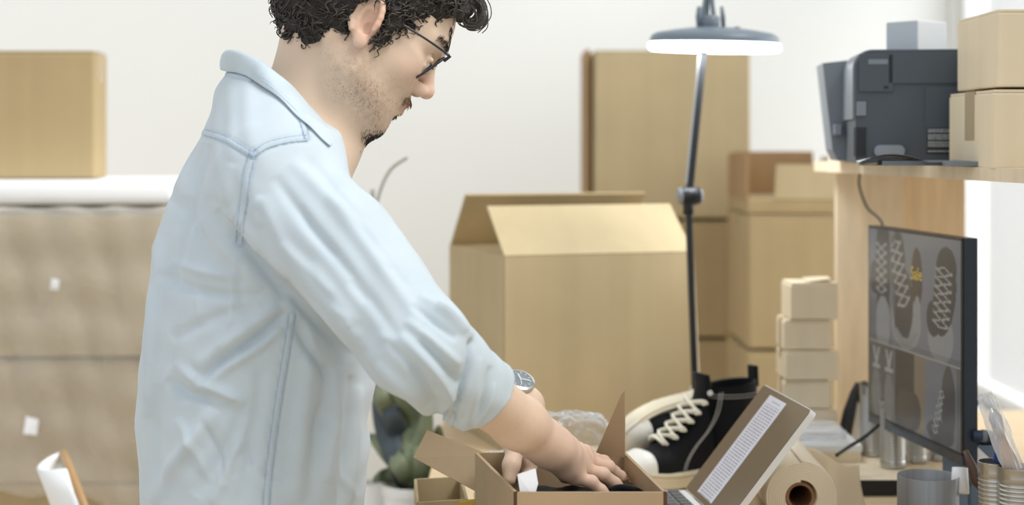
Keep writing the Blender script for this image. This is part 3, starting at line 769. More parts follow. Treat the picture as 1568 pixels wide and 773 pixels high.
MB().tube([P(1535, 675, 2.11), P(1524, 640, 2.12), P(1519, 626, 2.13)], [.006, .010, .004], 12, flat=.6).build('ferrule', M['steel'], t, True)
o = crumple('wrapping', M['clear'], (0, 0, 0), (.028, .02, .11), 9, .16, 20); R = align(P(1516, 622, 2.12)-P(1552, 715, 2.09))
for v in o.data.vertices: v.co = R @ v.co+P(1533, 668, 2.10)
o.parent = t
o = MB().slab([P(1521, 705, 2.11), P(1533, 712, 2.11), P(1530, 674, 2.12), P(1524, 672, 2.12)], .003).build('blue_card', mat('blue_card', (44, 74, 142), .5)); tag(o, 'small blue and yellow card in the right hand tin', 'card')
t = thing('small_brush', 'small brush with dark wooden tip between monitor and blue organizer', 'brush', (0, 0, 0))
MB().tube([P(1478, 690, 2.24), P(1488, 712, 2.23), P(1497, 738, 2.22), P(1500, 748, 2.22)], [.004, .006, .009, .003], 12).build('handle', M['leather'], t, True)
MB().tube([P(1470, 755, 2.24), P(1470, 716, 2.25)], [.013, .011], 14).build('window_glint', M['white'], t, True, label='white tube in place of a bright window reflection')  # bright window reflection, shaped as a white tube

# ================================================================ plant
pc = P(634, 0, 3.0); zr = zz(740, 3.0)
t = thing('plant_stool', 'low wooden stool under the potted plant behind the man', 'stool', (pc.x-.03, 3.0, 0))
MB().lathe([(0, .39), (.15, .39), (.155, .395), (.155, .41), (.15, .415), (0, .415)], 40).build('seat', M['wood_d'], t, auto=40)
for k in range(3):
    a = 2*PI*k/3+.3; MB().tube([(.1*math.cos(a), .1*math.sin(a), .4), (.15*math.cos(a), .15*math.sin(a), 0)], [.014, .011], 10).build('leg', M['wood_d'], t, True)
t = thing('potted_plant', 'green leafy plant in a white pot, partly hidden by the sleeve', 'plant', (pc.x, 3.0, .416)); hp = zr-.416
MB().lathe([(0, 0), (.045, 0), (.05, .004), (.056, hp-.018), (.060, hp-.017), (.060, hp), (.055, hp), (.052, hp-.02), (0, hp-.022)], 44).build('pot', M['pot'], t, auto=40)
MB().lathe([(0, hp-.018), (.0525, hp-.018), (.0525, hp-.02), (0, hp-.02)], 30).build('soil', M['soil'], t)
def leaf(pts, wd, mt, par, nm_='leaf', tw=(0, 1, 0)):
    c = spline(pts, 8); m_ = len(c); vs = []; prevb = None
    for i, p in enumerate(c):
        tt = (c[min(i+1, m_-1)]-c[max(i-1, 0)]).normalized(); b_ = tt.cross(Vector(tw)).normalized(); nn_ = b_.cross(tt)
        s = i/(m_-1); ww = wd*math.sin(PI*min(1, (s*.92+.08)))**.6
        for k in (-1, -.5, 0, .5, 1): vs.append(p+b_*ww*k+nn_*(abs(k)*ww*.35))
    fs = [(i*5+k, i*5+k+1, i*5+k+6, i*5+k+5) for i in range(m_-1) for k in range(4)]
    o = mesh(nm_, vs, fs, mt, par, True); s_ = o.modifiers.new('s', 'SOLIDIFY'); s_.thickness = .0025; return o
lp = lambda px, py, dy=0: P(px, py, 3.0+dy)-Vector((pc.x, 3.0, .416))
for pts, wd_, mm in (
    ([(632, 745), (628, 700), (610, 650), (585, 610), (560, 580)], .022, 'leaf'), ([(640, 745), (645, 700), (640, 650), (612, 600), (575, 560)], .019, 'leaf'),
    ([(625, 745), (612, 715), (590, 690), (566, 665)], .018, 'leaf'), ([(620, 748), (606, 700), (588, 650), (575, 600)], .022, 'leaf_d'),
    ([(645, 745), (655, 715), (668, 690), (672, 650)], .016, 'leaf'), ([(636, 745), (636, 705), (650, 660), (655, 620)], .017, 'leaf'),
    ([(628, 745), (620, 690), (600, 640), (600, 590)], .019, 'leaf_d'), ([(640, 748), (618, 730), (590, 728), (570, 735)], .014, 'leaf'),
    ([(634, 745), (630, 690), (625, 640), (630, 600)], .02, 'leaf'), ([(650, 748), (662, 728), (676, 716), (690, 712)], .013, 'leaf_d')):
    leaf([lp(a_, b_, random.uniform(-.05, .05)*(i > 0)) for i, (a_, b_) in enumerate(pts)], wd_, M[mm], t)
st_ = MB().tube(spline([lp(622, 745), lp(590, 600), lp(572, 430), lp(571, 290, .02)], 8), .0045, 8)
st_.tube(spline([lp(572, 330), lp(585, 285), lp(600, 258), lp(624, 241)], 8), .003, 8)
st_.build('stem', M['stem'], t, True)
t = thing('white_pot', 'narrow white pot at left of the plant, beside the shirt hem', 'pot', (P(578, 0, 3.1).x, 3.1, .416)); hp2 = zz(738, 3.1)-.416
MB().lathe([(0, 0), (.03, 0), (.033, .004), (.036, hp2), (.033, hp2), (.03, .01), (0, .008)], 36).build('body', M['pot'], t, auto=40)
# ================================================================ parcel box being packed
zt = P(0, 753, 1.86).z; zb = .801
def pxz(px, py): Y = (CAMZ-zt)*FPX/(py-HZ); return Vector(((px-784)/FPX*Y, Y, 0))
A0 = pxz(790, 753); A1 = pxz(1018, 753); B0 = pxz(741, 704); 
fd = (A1-A0).normalized(); 
sdv = (B0-A0).normalized(); sdv = Vector((-fd.y*1.0+ -.18, fd.x, 0)).normalized() if False else sdv
B1 = pxz(956, 692); Lb = (B1-A1).length; B0 = A0+sdv*Lb; 
t = thing('mailer_box', 'open brown mailing box the man is packing with both hands', 'box', (0, 0, 0))
q = MB(); th = .004
def wall(p, q_, z0, z1, nm, m='card_m', par=t):
    n_ = (q_-p).cross(Vector((0, 0, 1))).normalized()
    return MB().slab([at(p, z0), at(q_, z0), at(q_, z1), at(p, z1)], th, n_).build(nm, M[m], par)
wall(A0, A1, zb, zt, 'front_wall'); wall(A1, B1, zb, zt, 'side_wall'); wall(A0, B0, zb, zt, 'side_wall'); wall(B0, B1, zb, zt, 'back_wall')
MB().slab([at(p, zb+.003) for p in (A0, A1, B1, B0)], .005, (0, 0, 1)).build('bottom', M['card_m'], t)
for p in (A0, A1): MB().tube([at(p, zb), at(p, zt)], .0028, 6).build('edge_strip', M['card_edge'], t, label='dark maroon vertical corner edge')
# raised corner flap at the back right
k = lambda px, py, Y: P(px, py, Y)
yb = B1.y
MB().slab([k(913, 692, yb-.01), k(957, 699, yb-.02), k(957, 597, yb-.05), k(951, 604, yb-.045)], .004).build('flap', M['card_m'], t)
# inner rim double wall on left
MB().slab([at(A0+sdv*.01+fd*.006, zt-.006), at(B0-sdv*.01+fd*.006, zt-.006), at(B0-sdv*.01+fd*.006, zb+.01), at(A0+sdv*.01+fd*.006, zb+.01)], .003).build('inner_wall', M['card_in'], t)
# dark shoe already inside, black bumpy knit heel
cin = (A0+A1+B0+B1)/4
o = crumple('black_shoe_in_box', M['canvas'], (cin.x+.0, cin.y-.01, zb+.062), (.14, .18, .12), 11, .09, 22); tag(o, 'black item lying in the open brown mailing box under the hands', 'shoe')
kp = P(962, 757, 1.97)
q = MB(); 
for i in range(7):
    a_ = -1.2+i*.4; q.tube(spline([kp+Vector((-.022, .0, -.012+.003*i)), kp+Vector((-.008, -.002*i, .004+.0012*i)), kp+Vector((.012, 0, .004)), kp+Vector((.026, .004, -.012))], 5), .0042, 7)
q2 = q.build('knit_cuff', M['canvas'], None, True); tag(q2, 'ribbed black cuff at the fingertips inside the mailing box', 'shoe')
q2.location = (0, 0, 0)
MB().lathe([(0, -.03), (.022, -.028), (.027, -.01), (.02, .003), (0, .006)], 18, c=kp-Vector((0, -.008, .0))).build('filling', M['canvas'], q2, True)
# paper label
la = [P(792, 726, 1.875), P(820, 717, 1.88), P(824, 740, 1.875), P(818, 762, 1.87), P(798, 764, 1.87)]
o = MB().slab(la, .0006).build('label_tag', M['paperw']); tag(o, 'small white paper tag with faint print sticking up in the mailing box', 'label')
ink = MB(); nn = (la[1]-la[0]).cross(la[3]-la[0]).normalized(); nn = nn if nn.y < 0 else -nn; rs = random.Random(5)
ux = (la[1]-la[0]).normalized(); uz = (la[4]-la[0]).normalized(); 
for r_ in range(5):
    x = .003
    while x < .019:
        l_ = rs.uniform(.001, .004); c = la[0]+ux*x+uz*(.004+r_*.0045)+nn*.0005
        ink.slab([c, c+ux*l_, c+ux*l_+uz*.0011, c+uz*.0011], .0001); x += l_+.001
ink.build('print', M['ink'], o)
# second open carton at left with its flap up
t = thing('small_open_box', 'small open cardboard box with a wide raised flap, left of the mailing box', 'box', (0, 0, 0))
zt2 = .872; c0 = Vector((-.128, 2.17, 0)); c1 = Vector((-.062, 2.19, 0)); c2 = Vector((-.075, 2.34, 0)); c3 = Vector((-.14, 2.32, 0))
for nm_, (p, q_) in (('front_wall', (c0, c1)), ('side_wall', (c1, c2)), ('back_wall', (c2, c3)), ('side_wall', (c3, c0))): wall(p, q_, zb, zt2, nm_, 'card', t)
MB().slab([at(p, zb+.003) for p in (c0, c1, c2, c3)], .004, (0, 0, 1)).build('bottom', M['card_d'], t)
MB().slab([P(655, 659, 2.20), P(754, 698, 2.12), P(730, 753, 2.10), P(634, 701, 2.18)], .004).build('flap', M['card_m'], t)
o = MB().tube([P(703, 771, 2.10), P(739, 767, 2.10)], .004, 6).build('pencil', M['yellow']); tag(o, 'yellow pencil lying at the foot of the mailing box', 'pencil')
# bubble wrap behind
bwc = P(880, 672, 2.3)
o = crumple('bubble_wrap', M['bubble'], (P(872, 0, 2.42).x, 2.40, .885), (.125, .10, .13), 21, .16, 40); tag(o, 'crumpled clear bubble wrap behind the mailing box', 'bubble wrap')
o = crumple('bubble_wrap', M['bubble'], (P(765, 0, 2.3).x, 2.3, .86), (.07, .08, .10), 22, .14, 26); tag(o, 'small piece of clear bubble wrap left of the wrist, behind the mailing box', 'bubble wrap')

# ================================================================ sneakers
def sole_outline(x):  # half widths (left +y, right -y) over x -.10..+.19
    t_ = (x+.095)/.28
    wv = np.interp(t_, [0, .02, .08, .2, .4, .6, .75, .88, .95, .985, 1], [.0, .018, .028, .033, .032, .041, .045, .040, .029, .016, 0])
    return wv
def make_sneaker():
    t = thing('sneaker', None, 'shoe')
    xs = [-.095+.28*s for s in (0, .004, .02, .05, .1, .2, .3, .4, .5, .6, .7, .8, .88, .93, .96, .98, .993, 1)]
    def ring(z, grow=0, toe=0):
        L_ = [(x*(1+grow*.5), sole_outline(x)+grow*.3*(sole_outline(x) > 0)) for x in xs]
        pts = [Vector((x, w_*1.0, z+toe*max(0, (x-.09)/.1)**2)) for x, w_ in L_]+[Vector((x, -w_, z+toe*max(0, (x-.09)/.1)**2)) for x, w_ in reversed(L_[1:-1])]
        return pts
    rings = [ring(0, -.02, .012), ring(.003, .0, .012), ring(.014, .008, .012), ring(.026, .006, .013), ring(.0275, -.01, .013)]
    n_ = len(rings[0]); vs = [v for r_ in rings for v in r_]; fs = [(i*n_+k, i*n_+(k+1) % n_, (i+1)*n_+(k+1) % n_, (i+1)*n_+k) for i in range(4) for k in range(n_)]
    fs += [tuple(reversed(range(n_))), tuple(4*n_+k for k in range(n_))]
    q = MB(); q.add(vs, fs); so = q.build('sole', M['rubber'], t, auto=50)
    # tread grooves under the sole, rim line
    g = MB()
    for k in range(13):
        x = -.08+k*.02; w_ = float(sole_outline(x))*.88; g.box((x, 0, .012*max(0, (x-.09)/.1)**2), (.003, 2*w_, .0012))
    g.build('tread', mat('tread_line', (206, 194, 164), .7), so)
    g = MB(); rl = [v+Vector((0, 0, .0)) for v in ring(.022, .022, .013)]; g.tube(rl+[rl[0]], .0010, 5); g.build('rim_line', M['card_d'], so, True)
    # upper as lofted sections: (x, z0, z1, half width, roundness)
    def up_sec(x, zt_, hw, top, n=20):
        out = []
        for i in range(n+1):
            a = PI*i/n; c = math.cos(a); s = math.sin(a)
            yy = hw*(abs(c)**.75)*(1 if c >= 0 else -1); zz_ = .024+(zt_-.024)*(s**top)
            # narrow towards the top
            yy *= 1-.35*((zz_-.024)/max(zt_-.024, .001))**2*(zt_ > .07)
            out.append(Vector((x, yy, zz_)))
        return out
    secs = []
    prof = [(.178, .030, .020), (.17, .045, .030), (.155, .054, .037), (.135, .059, .0405), (.115, .064, .042), (.095, .071, .040), (.075, .080, .037), (.055, .092, .034), (.035, .106, .032), (.02, .125, .031)]
    for x, zt_, hw in prof: secs.append(up_sec(x, zt_, hw, .62))
    n_ = len(secs[0]); vs = [v for s in secs for v in s]; fs = [(i*n_+k, i*n_+k+1, (i+1)*n_+k+1, (i+1)*n_+k) for i in range(len(secs)-1) for k in range(n_-1)]
    fs.append(tuple(range(n_)))
    q = MB(); q.add(vs, fs)
    # shaft: rings from sole to collar (hollow)
    def shaft_ring(z, cx_, rx, ry, n=28, tilt=0):
        return [Vector((cx_+rx*math.cos(2*PI*k/n), ry*math.sin(2*PI*k/n), z+tilt*math.cos(2*PI*k/n))) for k in range(n)]
    S = [(.024, -.035, .058, .032, 0), (.05, -.034, .056, .033, 0), (.075, -.036, .053, .032, 0), (.1, -.038, .050, .032, 0), (.125, -.038, .048, .033, 0), (.150, -.036, .047, .034, -.004), (.158, -.036, .047, .034, -.004), (.157, -.036, .0435, .030, -.004), (.12, -.038, .043, .028, 0), (.05, -.036, .046, .027, 0)]
    vs = []; 
    for (z, c_, rx, ry, tl) in S: vs += shaft_ring(z, c_, rx, ry, 28, tl)
    m_ = 28; fs = [(i*m_+k, i*m_+(k+1) % m_, (i+1)*m_+(k+1) % m_, (i+1)*m_+k) for i in range(len(S)-1) for k in range(m_)]
    fs.append(tuple((len(S)-1)*m_+k for k in range(m_)))
    q.add(vs, fs); q.build('upper', M['canvas'], t, auto=60)
    # toe cap: white shell over the front of the vamp
    cap = []
    for (x, zt_, hw) in [(.1845, .027, .006), (.181, .038, .021), (.171, .050, .033), (.157, .0585, .0395), (.143, .063, .042), (.139, .0615, .0415)]:
        cap += [Vector((v.x, v.y, v.z)) for v in up_sec(x, zt_, hw, .62)]
    fs = [(i*n_+k, i*n_+k+1, (i+1)*n_+k+1, (i+1)*n_+k) for i in range(5) for k in range(n_-1)]+[tuple(range(n_))]
    MB().add(cap, fs).build('toe_cap', M['toecap'], t, auto=70)
    # tongue
    q = MB(); c = spline([(.10, 0, .074), (.06, 0, .096), (.028, 0, .125), (.018, 0, .155), (.022, 0, .176)], 5); vs = []
    for i, p in enumerate(c):
        w_ = .013+.010*i/len(c)
        for y in (-1, -.5, 0, .5, 1): vs.append(p+Vector((.006-.004*y*y, y*w_, .003-.002*abs(y))))
    q.add(vs, [(i*5+k, i*5+k+1, i*5+k+6, i*5+k+5) for i in range(len(c)-1) for k in range(4)])
    o = q.build('tongue', M['canvas'], t, True); s_ = o.modifiers.new('s', 'SOLIDIFY'); s_.thickness = .004
    # eyelets and laces
    ey = []
    for i in range(7):
        s = i/6; x = .108-.086*s**.85; z = .071+.075*s**1.25; y = .016+.008*s
        ey.append((x, y, z))
    for i, (x, y, z) in enumerate(ey):
        for sgn in (-1, 1):
            nrm = Vector((.55, sgn*.45, .7 if i < 4 else .25)).normalized(); e_ = MB(); R = align(nrm)
            cc = Vector((x+.004, sgn*(y+.003), z+.002))
            e_.lathe([(.0022, 0), (.0043, 0), (.0046, .0012), (.0035, .002), (.0022, .0012), (.0022, 0)], 12, M=R, c=cc); e_.build('eyelet', M['toecap'], t, True)
    def lace(pts, r=.0046): MB().tube(spline(pts, 6), r, 8, flat=.55).build('lace', M['lace'], t, True)
    for i in range(5):
        a, b = ey[i], ey[i+1]; o_ = Vector((.009, 0, .008))
        for sgn in (-1, 1):
            lace([Vector((a[0], sgn*(a[1]+.005), a[2])), Vector((a[0]+.004, sgn*(a[1]+.003), a[2]+.005)), Vector(((a[0]+b[0])/2, 0, (a[2]+b[2])/2))+o_*(1.15 if sgn > 0 else .8), Vector((b[0]+.005, -sgn*(b[1]+.003), b[2]+.004)), Vector((b[0]+.001, -sgn*(b[1]+.006), b[2]))])
    a = ey[0]; lace([Vector((a[0]+.004, -a[1]-.004, a[2]+.001)), Vector((a[0]+.010, 0, a[2]+.010)), Vector((a[0]+.004, a[1]+.004, a[2]+.001))])
    # seams: white stitching lines on both quarters
    for sgn in (-1, 1):
        for dx in (0, .004):
            pts = [(.088-dx, .0405, .030), (.080-dx, .0385, .046), (.06-dx, .0335, .066), (.034-dx, .0305, .088), (.016-dx*1.5, .029, .115), (.009-dx*1.5, .0305, .148)]
            MB().tube(spline([Vector((x, sgn*y, z)) for x, y, z in pts], 6), .0007, 5).build('stitching', M['stitch'], t, True)
    st = MB()
    for dz in (0, .005): st.tube([Vector((-.037+.0485*math.cos(a), .0345*math.sin(a), .142-dz)) for a in [2*PI*k/30 for k in range(31)]], .0006, 5)
    st.build('stitching', M['stitch'], t, True)
    # heel tab and heel strip
    MB().box((-.083, 0, .166), (.008, .022, .036), Ry(.05), bev=.003).build('heel_tab', M['canvas'], t)
    MB().box((-.0905, 0, .08), (.005, .018, .11), Ry(.05), bev=.0015).build('heel_strip', M['canvas'], t)
    return t
def dup(root, name=None):
    r = root.copy(); COL.objects.link(r)
    for ch in list(root.children):
        c = ch.copy(); COL.objects.link(c); c.parent = r
        for g in list(ch.children):
            d = g.copy(); COL.objects.link(d); d.parent = c
    return r
def pose(o, F, U, loc):
    F = Vector(F).normalized(); U = Vector(U); U = (U-F*U.dot(F)).normalized(); L_ = U.cross(F)
    o.matrix_world = Matrix.Translation(loc) @ Matrix((F, L_, U)).transposed().to_4x4()
SG1 = 'pair of black high-top sneakers'
s1 = make_sneaker(); s1['label'] = 'black high-top sneaker standing upright with white laces, right of the mailing box'; s1['group'] = SG1
s2 = dup(s1); s2['label'] = 'black high-top sneaker lying on its side behind the other, cream sole outwards'
pose(s1, (-.87, -.49, 0), (0, 0, 1), (.334, 2.655, .8015))
F2 = Vector((-.74, -.64, -.13)).normalized(); pose(s2, F2, (.72, -.16, -.64), P(930, 650, 2.66)-F2*.185)
# ================================================================ the man: a distance field polygonised into smooth surfaces
class Field:
    def __init__(s, lo, hi, h):
        s.lo = np.array(lo, float); s.h = h; s.n = np.ceil((np.array(hi)-s.lo)/h).astype(int)+1
        s.a = np.full(s.n, .05, dtype=np.float32)
    def sub(s, lo, hi, pad):
        i0 = np.clip(np.floor((np.array(lo)-pad-s.lo)/s.h).astype(int), 0, s.n); i1 = np.clip(np.ceil((np.array(hi)+pad-s.lo)/s.h).astype(int)+1, 0, s.n)
        sl = tuple(slice(a, b) for a, b in zip(i0, i1))
        ax = [(s.lo[k]+s.h*np.arange(i0[k], i1[k])).astype(np.float32) for k in range(3)]
        X, Y, Z = np.meshgrid(*ax, indexing='ij', sparse=True); return sl, X, Y, Z
    def blend(s, sl, d, k, op):
        a = s.a[sl]
        if op == 'sub': d = -d; a = -a
        if op == 'int': a = -a; d = -d
        if op == 'sub':      # max(a,-d) = -min(-a, d)
            d = -d
            h = np.clip(.5+.5*(a-d)/k, 0, 1); r = -(a*(1-h)+d*h-k*h*(1-h)); s.a[sl] = r; return
        if op == 'int':
            h = np.clip(.5+.5*(a-d)/k, 0, 1); s.a[sl] = -(a*(1-h)+d*h-k*h*(1-h)); return
        h = np.clip(.5+.5*(a-d)/k, 0, 1); s.a[sl] = a*(1-h)+d*h-k*h*(1-h)
    def cone(s, a, b, ra, rb, k=.01, op='add', sq=None):
        a = np.array(a, float); b = np.array(b, float); R = max(ra, rb)+k+.012
        sl, X, Y, Z = s.sub(np.minimum(a, b), np.maximum(a, b), R)
        if s.a[sl].size == 0: return
        ba = b-a; L2 = ba.dot(ba)+1e-12
        px, py, pz = X-a[0], Y-a[1], Z-a[2]
        t = np.clip((px*ba[0]+py*ba[1]+pz*ba[2])/L2, 0, 1)
        dx, dy, dz = px-t*ba[0], py-t*ba[1], pz-t*ba[2]
        if sq is not None:   # flatten: direction n, factor f (>1 = thinner along n)
            n, f = np.array(sq[0], float), sq[1]; n = n/np.linalg.norm(n); q = (dx*n[0]+dy*n[1]+dz*n[2])*(f-1)
            dx, dy, dz = dx+q*n[0], dy+q*n[1], dz+q*n[2]
        d = np.sqrt(dx*dx+dy*dy+dz*dz)-(ra+t*(rb-ra))
        if sq is not None: d = d/ (1+.5*(sq[1]-1))
        s.blend(sl, d, k, op)
    def ell(s, c, r, R=None, k=.01, op='add'):
        c = np.array(c, float); r = np.array(r, float); m = r.max()
        sl, X, Y, Z = s.sub(c, c, m+k+.012)
        if s.a[sl].size == 0: return
        px, py, pz = X-c[0], Y-c[1], Z-c[2]
        if R is None: u, v, w_ = px, py, pz
        else: u = px*R[0][0]+py*R[1][0]+pz*R[2][0]; v = px*R[0][1]+py*R[1][1]+pz*R[2][1]; w_ = px*R[0][2]+py*R[1][2]+pz*R[2][2]
        k0 = np.sqrt((u/r[0])**2+(v/r[1])**2+(w_/r[2])**2); k1 = np.sqrt((u/r[0]**2)**2+(v/r[1]**2)**2+(w_/r[2]**2)**2)+1e-9
        s.blend(sl, k0*(k0-1)/k1, k, op)
    def chain(s, pts, rs, k=.01, **kw):
        for i in range(len(pts)-1): s.cone(pts[i], pts[i+1], rs[i], rs[i+1], k, **kw)
    def surface(s):
        a = s.a; n = a.shape; ins = a < 0
        cnt = np.zeros((n[0]-1, n[1]-1, n[2]-1), np.int8)
        for i in (0, 1):
            for j in (0, 1):
                for k in (0, 1): cnt += ins[i:n[0]-1+i, j:n[1]-1+j, k:n[2]-1+k]
        act = np.argwhere((cnt > 0) & (cnt < 8)); idx = np.full(cnt.shape, -1, np.int32); idx[tuple(act.T)] = np.arange(len(act))
        acc = np.zeros((len(act), 3)); num = np.zeros(len(act))
        cs = [(i, j, k) for i in (0, 1) for j in (0, 1) for k in (0, 1)]
        val = {c: a[act[:, 0]+c[0], act[:, 1]+c[1], act[:, 2]+c[2]].astype(float) for c in cs}
        for c in cs:
            for ax in range(3):
                if c[ax]: continue
                e = list(c); e[ax] = 1; e = tuple(e); va, vb = val[c], val[e]; m = (va < 0) != (vb < 0)
                t = np.where(m, va/np.where(m, va-vb, 1), 0)
                p = np.array(c, float)[None, :].repeat(len(act), 0); p[:, ax] += t; acc[m] += p[m]; num[m] += 1
        V = s.lo+s.h*(act+acc/num[:, None]); F = []
        for ax in range(3):
            sh = [slice(0, n[k]) for k in range(3)]; lo = list(sh); hi = list(sh); lo[ax] = slice(0, n[ax]-1); hi[ax] = slice(1, n[ax])
            m = ins[tuple(lo)] != ins[tuple(hi)]; e = np.argwhere(m); o1, o2 = [(1, 2), (2, 0), (0, 1)][ax]
            e = e[(e[:, o1] > 0) & (e[:, o2] > 0) & (e[:, o1] < n[o1]-1) & (e[:, o2] < n[o2]-1)]
            def cell(d1, d2):
                q = e.copy(); q[:, o1] -= d1; q[:, o2] -= d2; return idx[q[:, 0], q[:, 1], q[:, 2]]
            Q = np.stack([cell(1, 1), cell(0, 1), cell(0, 0), cell(1, 0)], 1)
            fl = ~ins[e[:, 0], e[:, 1], e[:, 2]]; Q[fl] = Q[fl][:, ::-1]; F.append(Q)
        F = np.concatenate(F); F = F[(F >= 0).all(1)]; return V, F

YAW = math.radians(15); PIT = math.radians(33)
fw = np.array([math.cos(YAW), math.sin(YAW), 0]); lf = np.array([-math.sin(YAW), math.cos(YAW), 0])
O = np.array([-.194, 2.003, 1.500])
hx = np.array([math.cos(PIT)*fw[0], math.cos(PIT)*fw[1], -math.sin(PIT)]); hz = np.array([math.sin(PIT)*fw[0], math.sin(PIT)*fw[1], math.cos(PIT)])
HR = np.stack([hx, lf, hz], 1)          # head axes as columns
def HL(x, y, z): return O+HR @ np.array([x, y, z], float)
def A3(px, py, Y): return np.array(P(px, py, Y))

man = thing('person', 'man in a pale blue shirt and glasses, bending over the parcel', 'person', (0, 0, 0))

# ---- arm joints
shR = A3(432, 282, 1.87); elR = A3(642, 532, 1.76); cuR = A3(737, 634, 1.835); wrR = A3(842, 683, 1.93)
shL = A3(478, 315, 2.20); elL = A3(640, 520, 2.24); cuL = A3(712, 560, 2.22); wrL = A3(802, 622, 2.18)

B = Field((-.46, 1.66, .93), (.16, 2.36, 1.675), .002)
# cranium and face (head axes)
def E(c, r, k=.012, op='add', R=None): B.ell(HL(*c), r, HR if R is None else HR @ R, k, op)
def C(a, b, ra, rb, k=.01, op='add'): B.cone(HL(*a), HL(*b), ra, rb, k, op)
E((-.008, 0, .045), (.098, .076, .088)); E((.040, 0, .050), (.066, .064, .058), .02)
E((.036, 0, -.018), (.058, .060, .070), .03)
for s in (-1, 1):
    C((.010, s*.050, -.050), (.068, s*.016, -.086), .020, .017, .03)
    C((.005, s*.058, -.010), (.010, s*.052, -.050), .018, .019, .025)
    E((.062, s*.042, -.010), (.024, .020, .020), .025)
    C((.096, s*.010, .033), (.078, s*.047, .034), .0115, .010, .014)
E((.078, 0, -.084), (.018, .022, .0165), .016)
E((.040, 0, -.062), (.045, .045, .030), .03)
E((.074, 0, -.044), (.027, .031, .030), .018)
C((.094, 0, .026), (.1135, 0, -.011), .0075, .0095, .010)
E((.1155, 0, -.016), (.0098, .0105, .0092), None or .006)
for s in (-1, 1):
    E((.1035, s*.0125, -.0195), (.0125, .0075, .0088), .005)
    E((.0985, s*.034, .012), (.015, .015, .013), .008, 'sub')
    E((.0825, s*.033, .011), (.0128, .0128, .0128), .004)
    C((.0935, s*.020, .0155), (.0925, s*.045, .0145), .0032, .003, .004)
    C((.0915, s*.021, .0035), (.0885, s*.045, .004), .0028, .0025, .004)
    E((.106, s*.0065, -.027), (.0055, .0028, .0032), .002, 'sub')
# lips
for s in (-1, 1):
    C((.1010, s*.004, -.0435), (.088, s*.024, -.0500), .0056, .0034, .006)
    C((.0985, s*.003, -.0570), (.087, s*.023, -.0515), .0060, .0034, .006)
C((.108, -.020, -.0503), (.108, .020, -.0503), .0015, .0015, .003, 'sub')
E((.103, 0, -.0695), (.008, .016, .0055), .008, 'sub')
# ears
def RyN(a): return np.array([[math.cos(a), 0, math.sin(a)], [0, 1, 0], [-math.sin(a), 0, math.cos(a)]])
def RzN(a): return np.array([[math.cos(a), -math.sin(a), 0], [math.sin(a), math.cos(a), 0], [0, 0, 1]])
for s in (-1, 1):
    er = RyN(-.13) @ RzN(s*.38)
    def EP(x, y, z): q = er @ np.array([x, s*y, z]); return (q[0]-.004, q[1]+s*.079, q[2]+.004)
    E(EP(0, 0, .003), (.0175, .0072, .030), .004, R=er)
    E(EP(.003, .0075, .003), (.0128, .0092, .0215), .002, 'sub', R=er)
    ring = [EP(-.002+.0168*math.cos(a), .0055, .006+.0272*math.sin(a)) for a in np.linspace(-.5, PI+.9, 15)]
    for i in range(14): C(ring[i], ring[i+1], .0036, .0036, .003)
    inner = [EP(-.001+.0095*math.cos(a), .0015, .002+.017*math.sin(a)) for a in np.linspace(.9, PI+.9, 9)]
    for i in range(8): C(inner[i], inner[i+1], .0030, .0030, .003)
    E(EP(.003, .002, -.0255), (.0092, .0055, .0095), .005, R=er)
    E(EP(.0125, .001, .0), (.0045, .004, .006), .003, R=er)
    E(EP(.005, .002, -.006), (.0065, .009, .009), .002, 'sub', R=er)
# neck, with the two long neck muscles
nb = A3(460, 190, 2.0); nt = A3(512, 92, 2.0)
B.cone(nb, nt, .057, .053, .02); B.cone(A3(500, 205, 2.01), HL(.02, 0, -.055), .046, .040, .02)
for s in (-1, 1): B.cone(HL(-.028, s*.058, -.03), np.array(A3(505, 212, 2.0))+lf*s*.018, .013, .009, .012)
B.cone(HL(-.050, 0, -.035), A3(458, 170, 2.0), .033, .034, .03)
# trunk inside the shirt, and arms
B.cone(A3(430, 250, 2.0), A3(400, 480, 2.0), .085, .10, .04, sq=(fw, 1.0)); 
B.cone(A3(400, 440, 1.93), A3(390, 800, 1.95), .085, .085, .05); B.cone(A3(400, 440, 2.08), A3(390, 800, 2.06), .085, .085, .05)
def lerp(a, b, t): return a+(b-a)*t
# right arm
B.cone(A3(450, 245, 2.0), shR, .05, .05, .03); B.chain([shR, lerp(shR, elR, .5), elR], [.050, .044, .038], .02)
B.chain([elR, lerp(elR, wrR, .30), lerp(elR, wrR, .75), wrR], [.037, .0385, .0315, .0265], .015, sq=((0, .3, 1), 1.08))
# left arm
B.cone(A3(450, 245, 2.02), shL, .05, .05, .03); B.chain([shL, elL], [.050, .038], .02)
B.chain([elL, lerp(elL, wrL, .45), wrL], [.036, .036, .0245], .015)
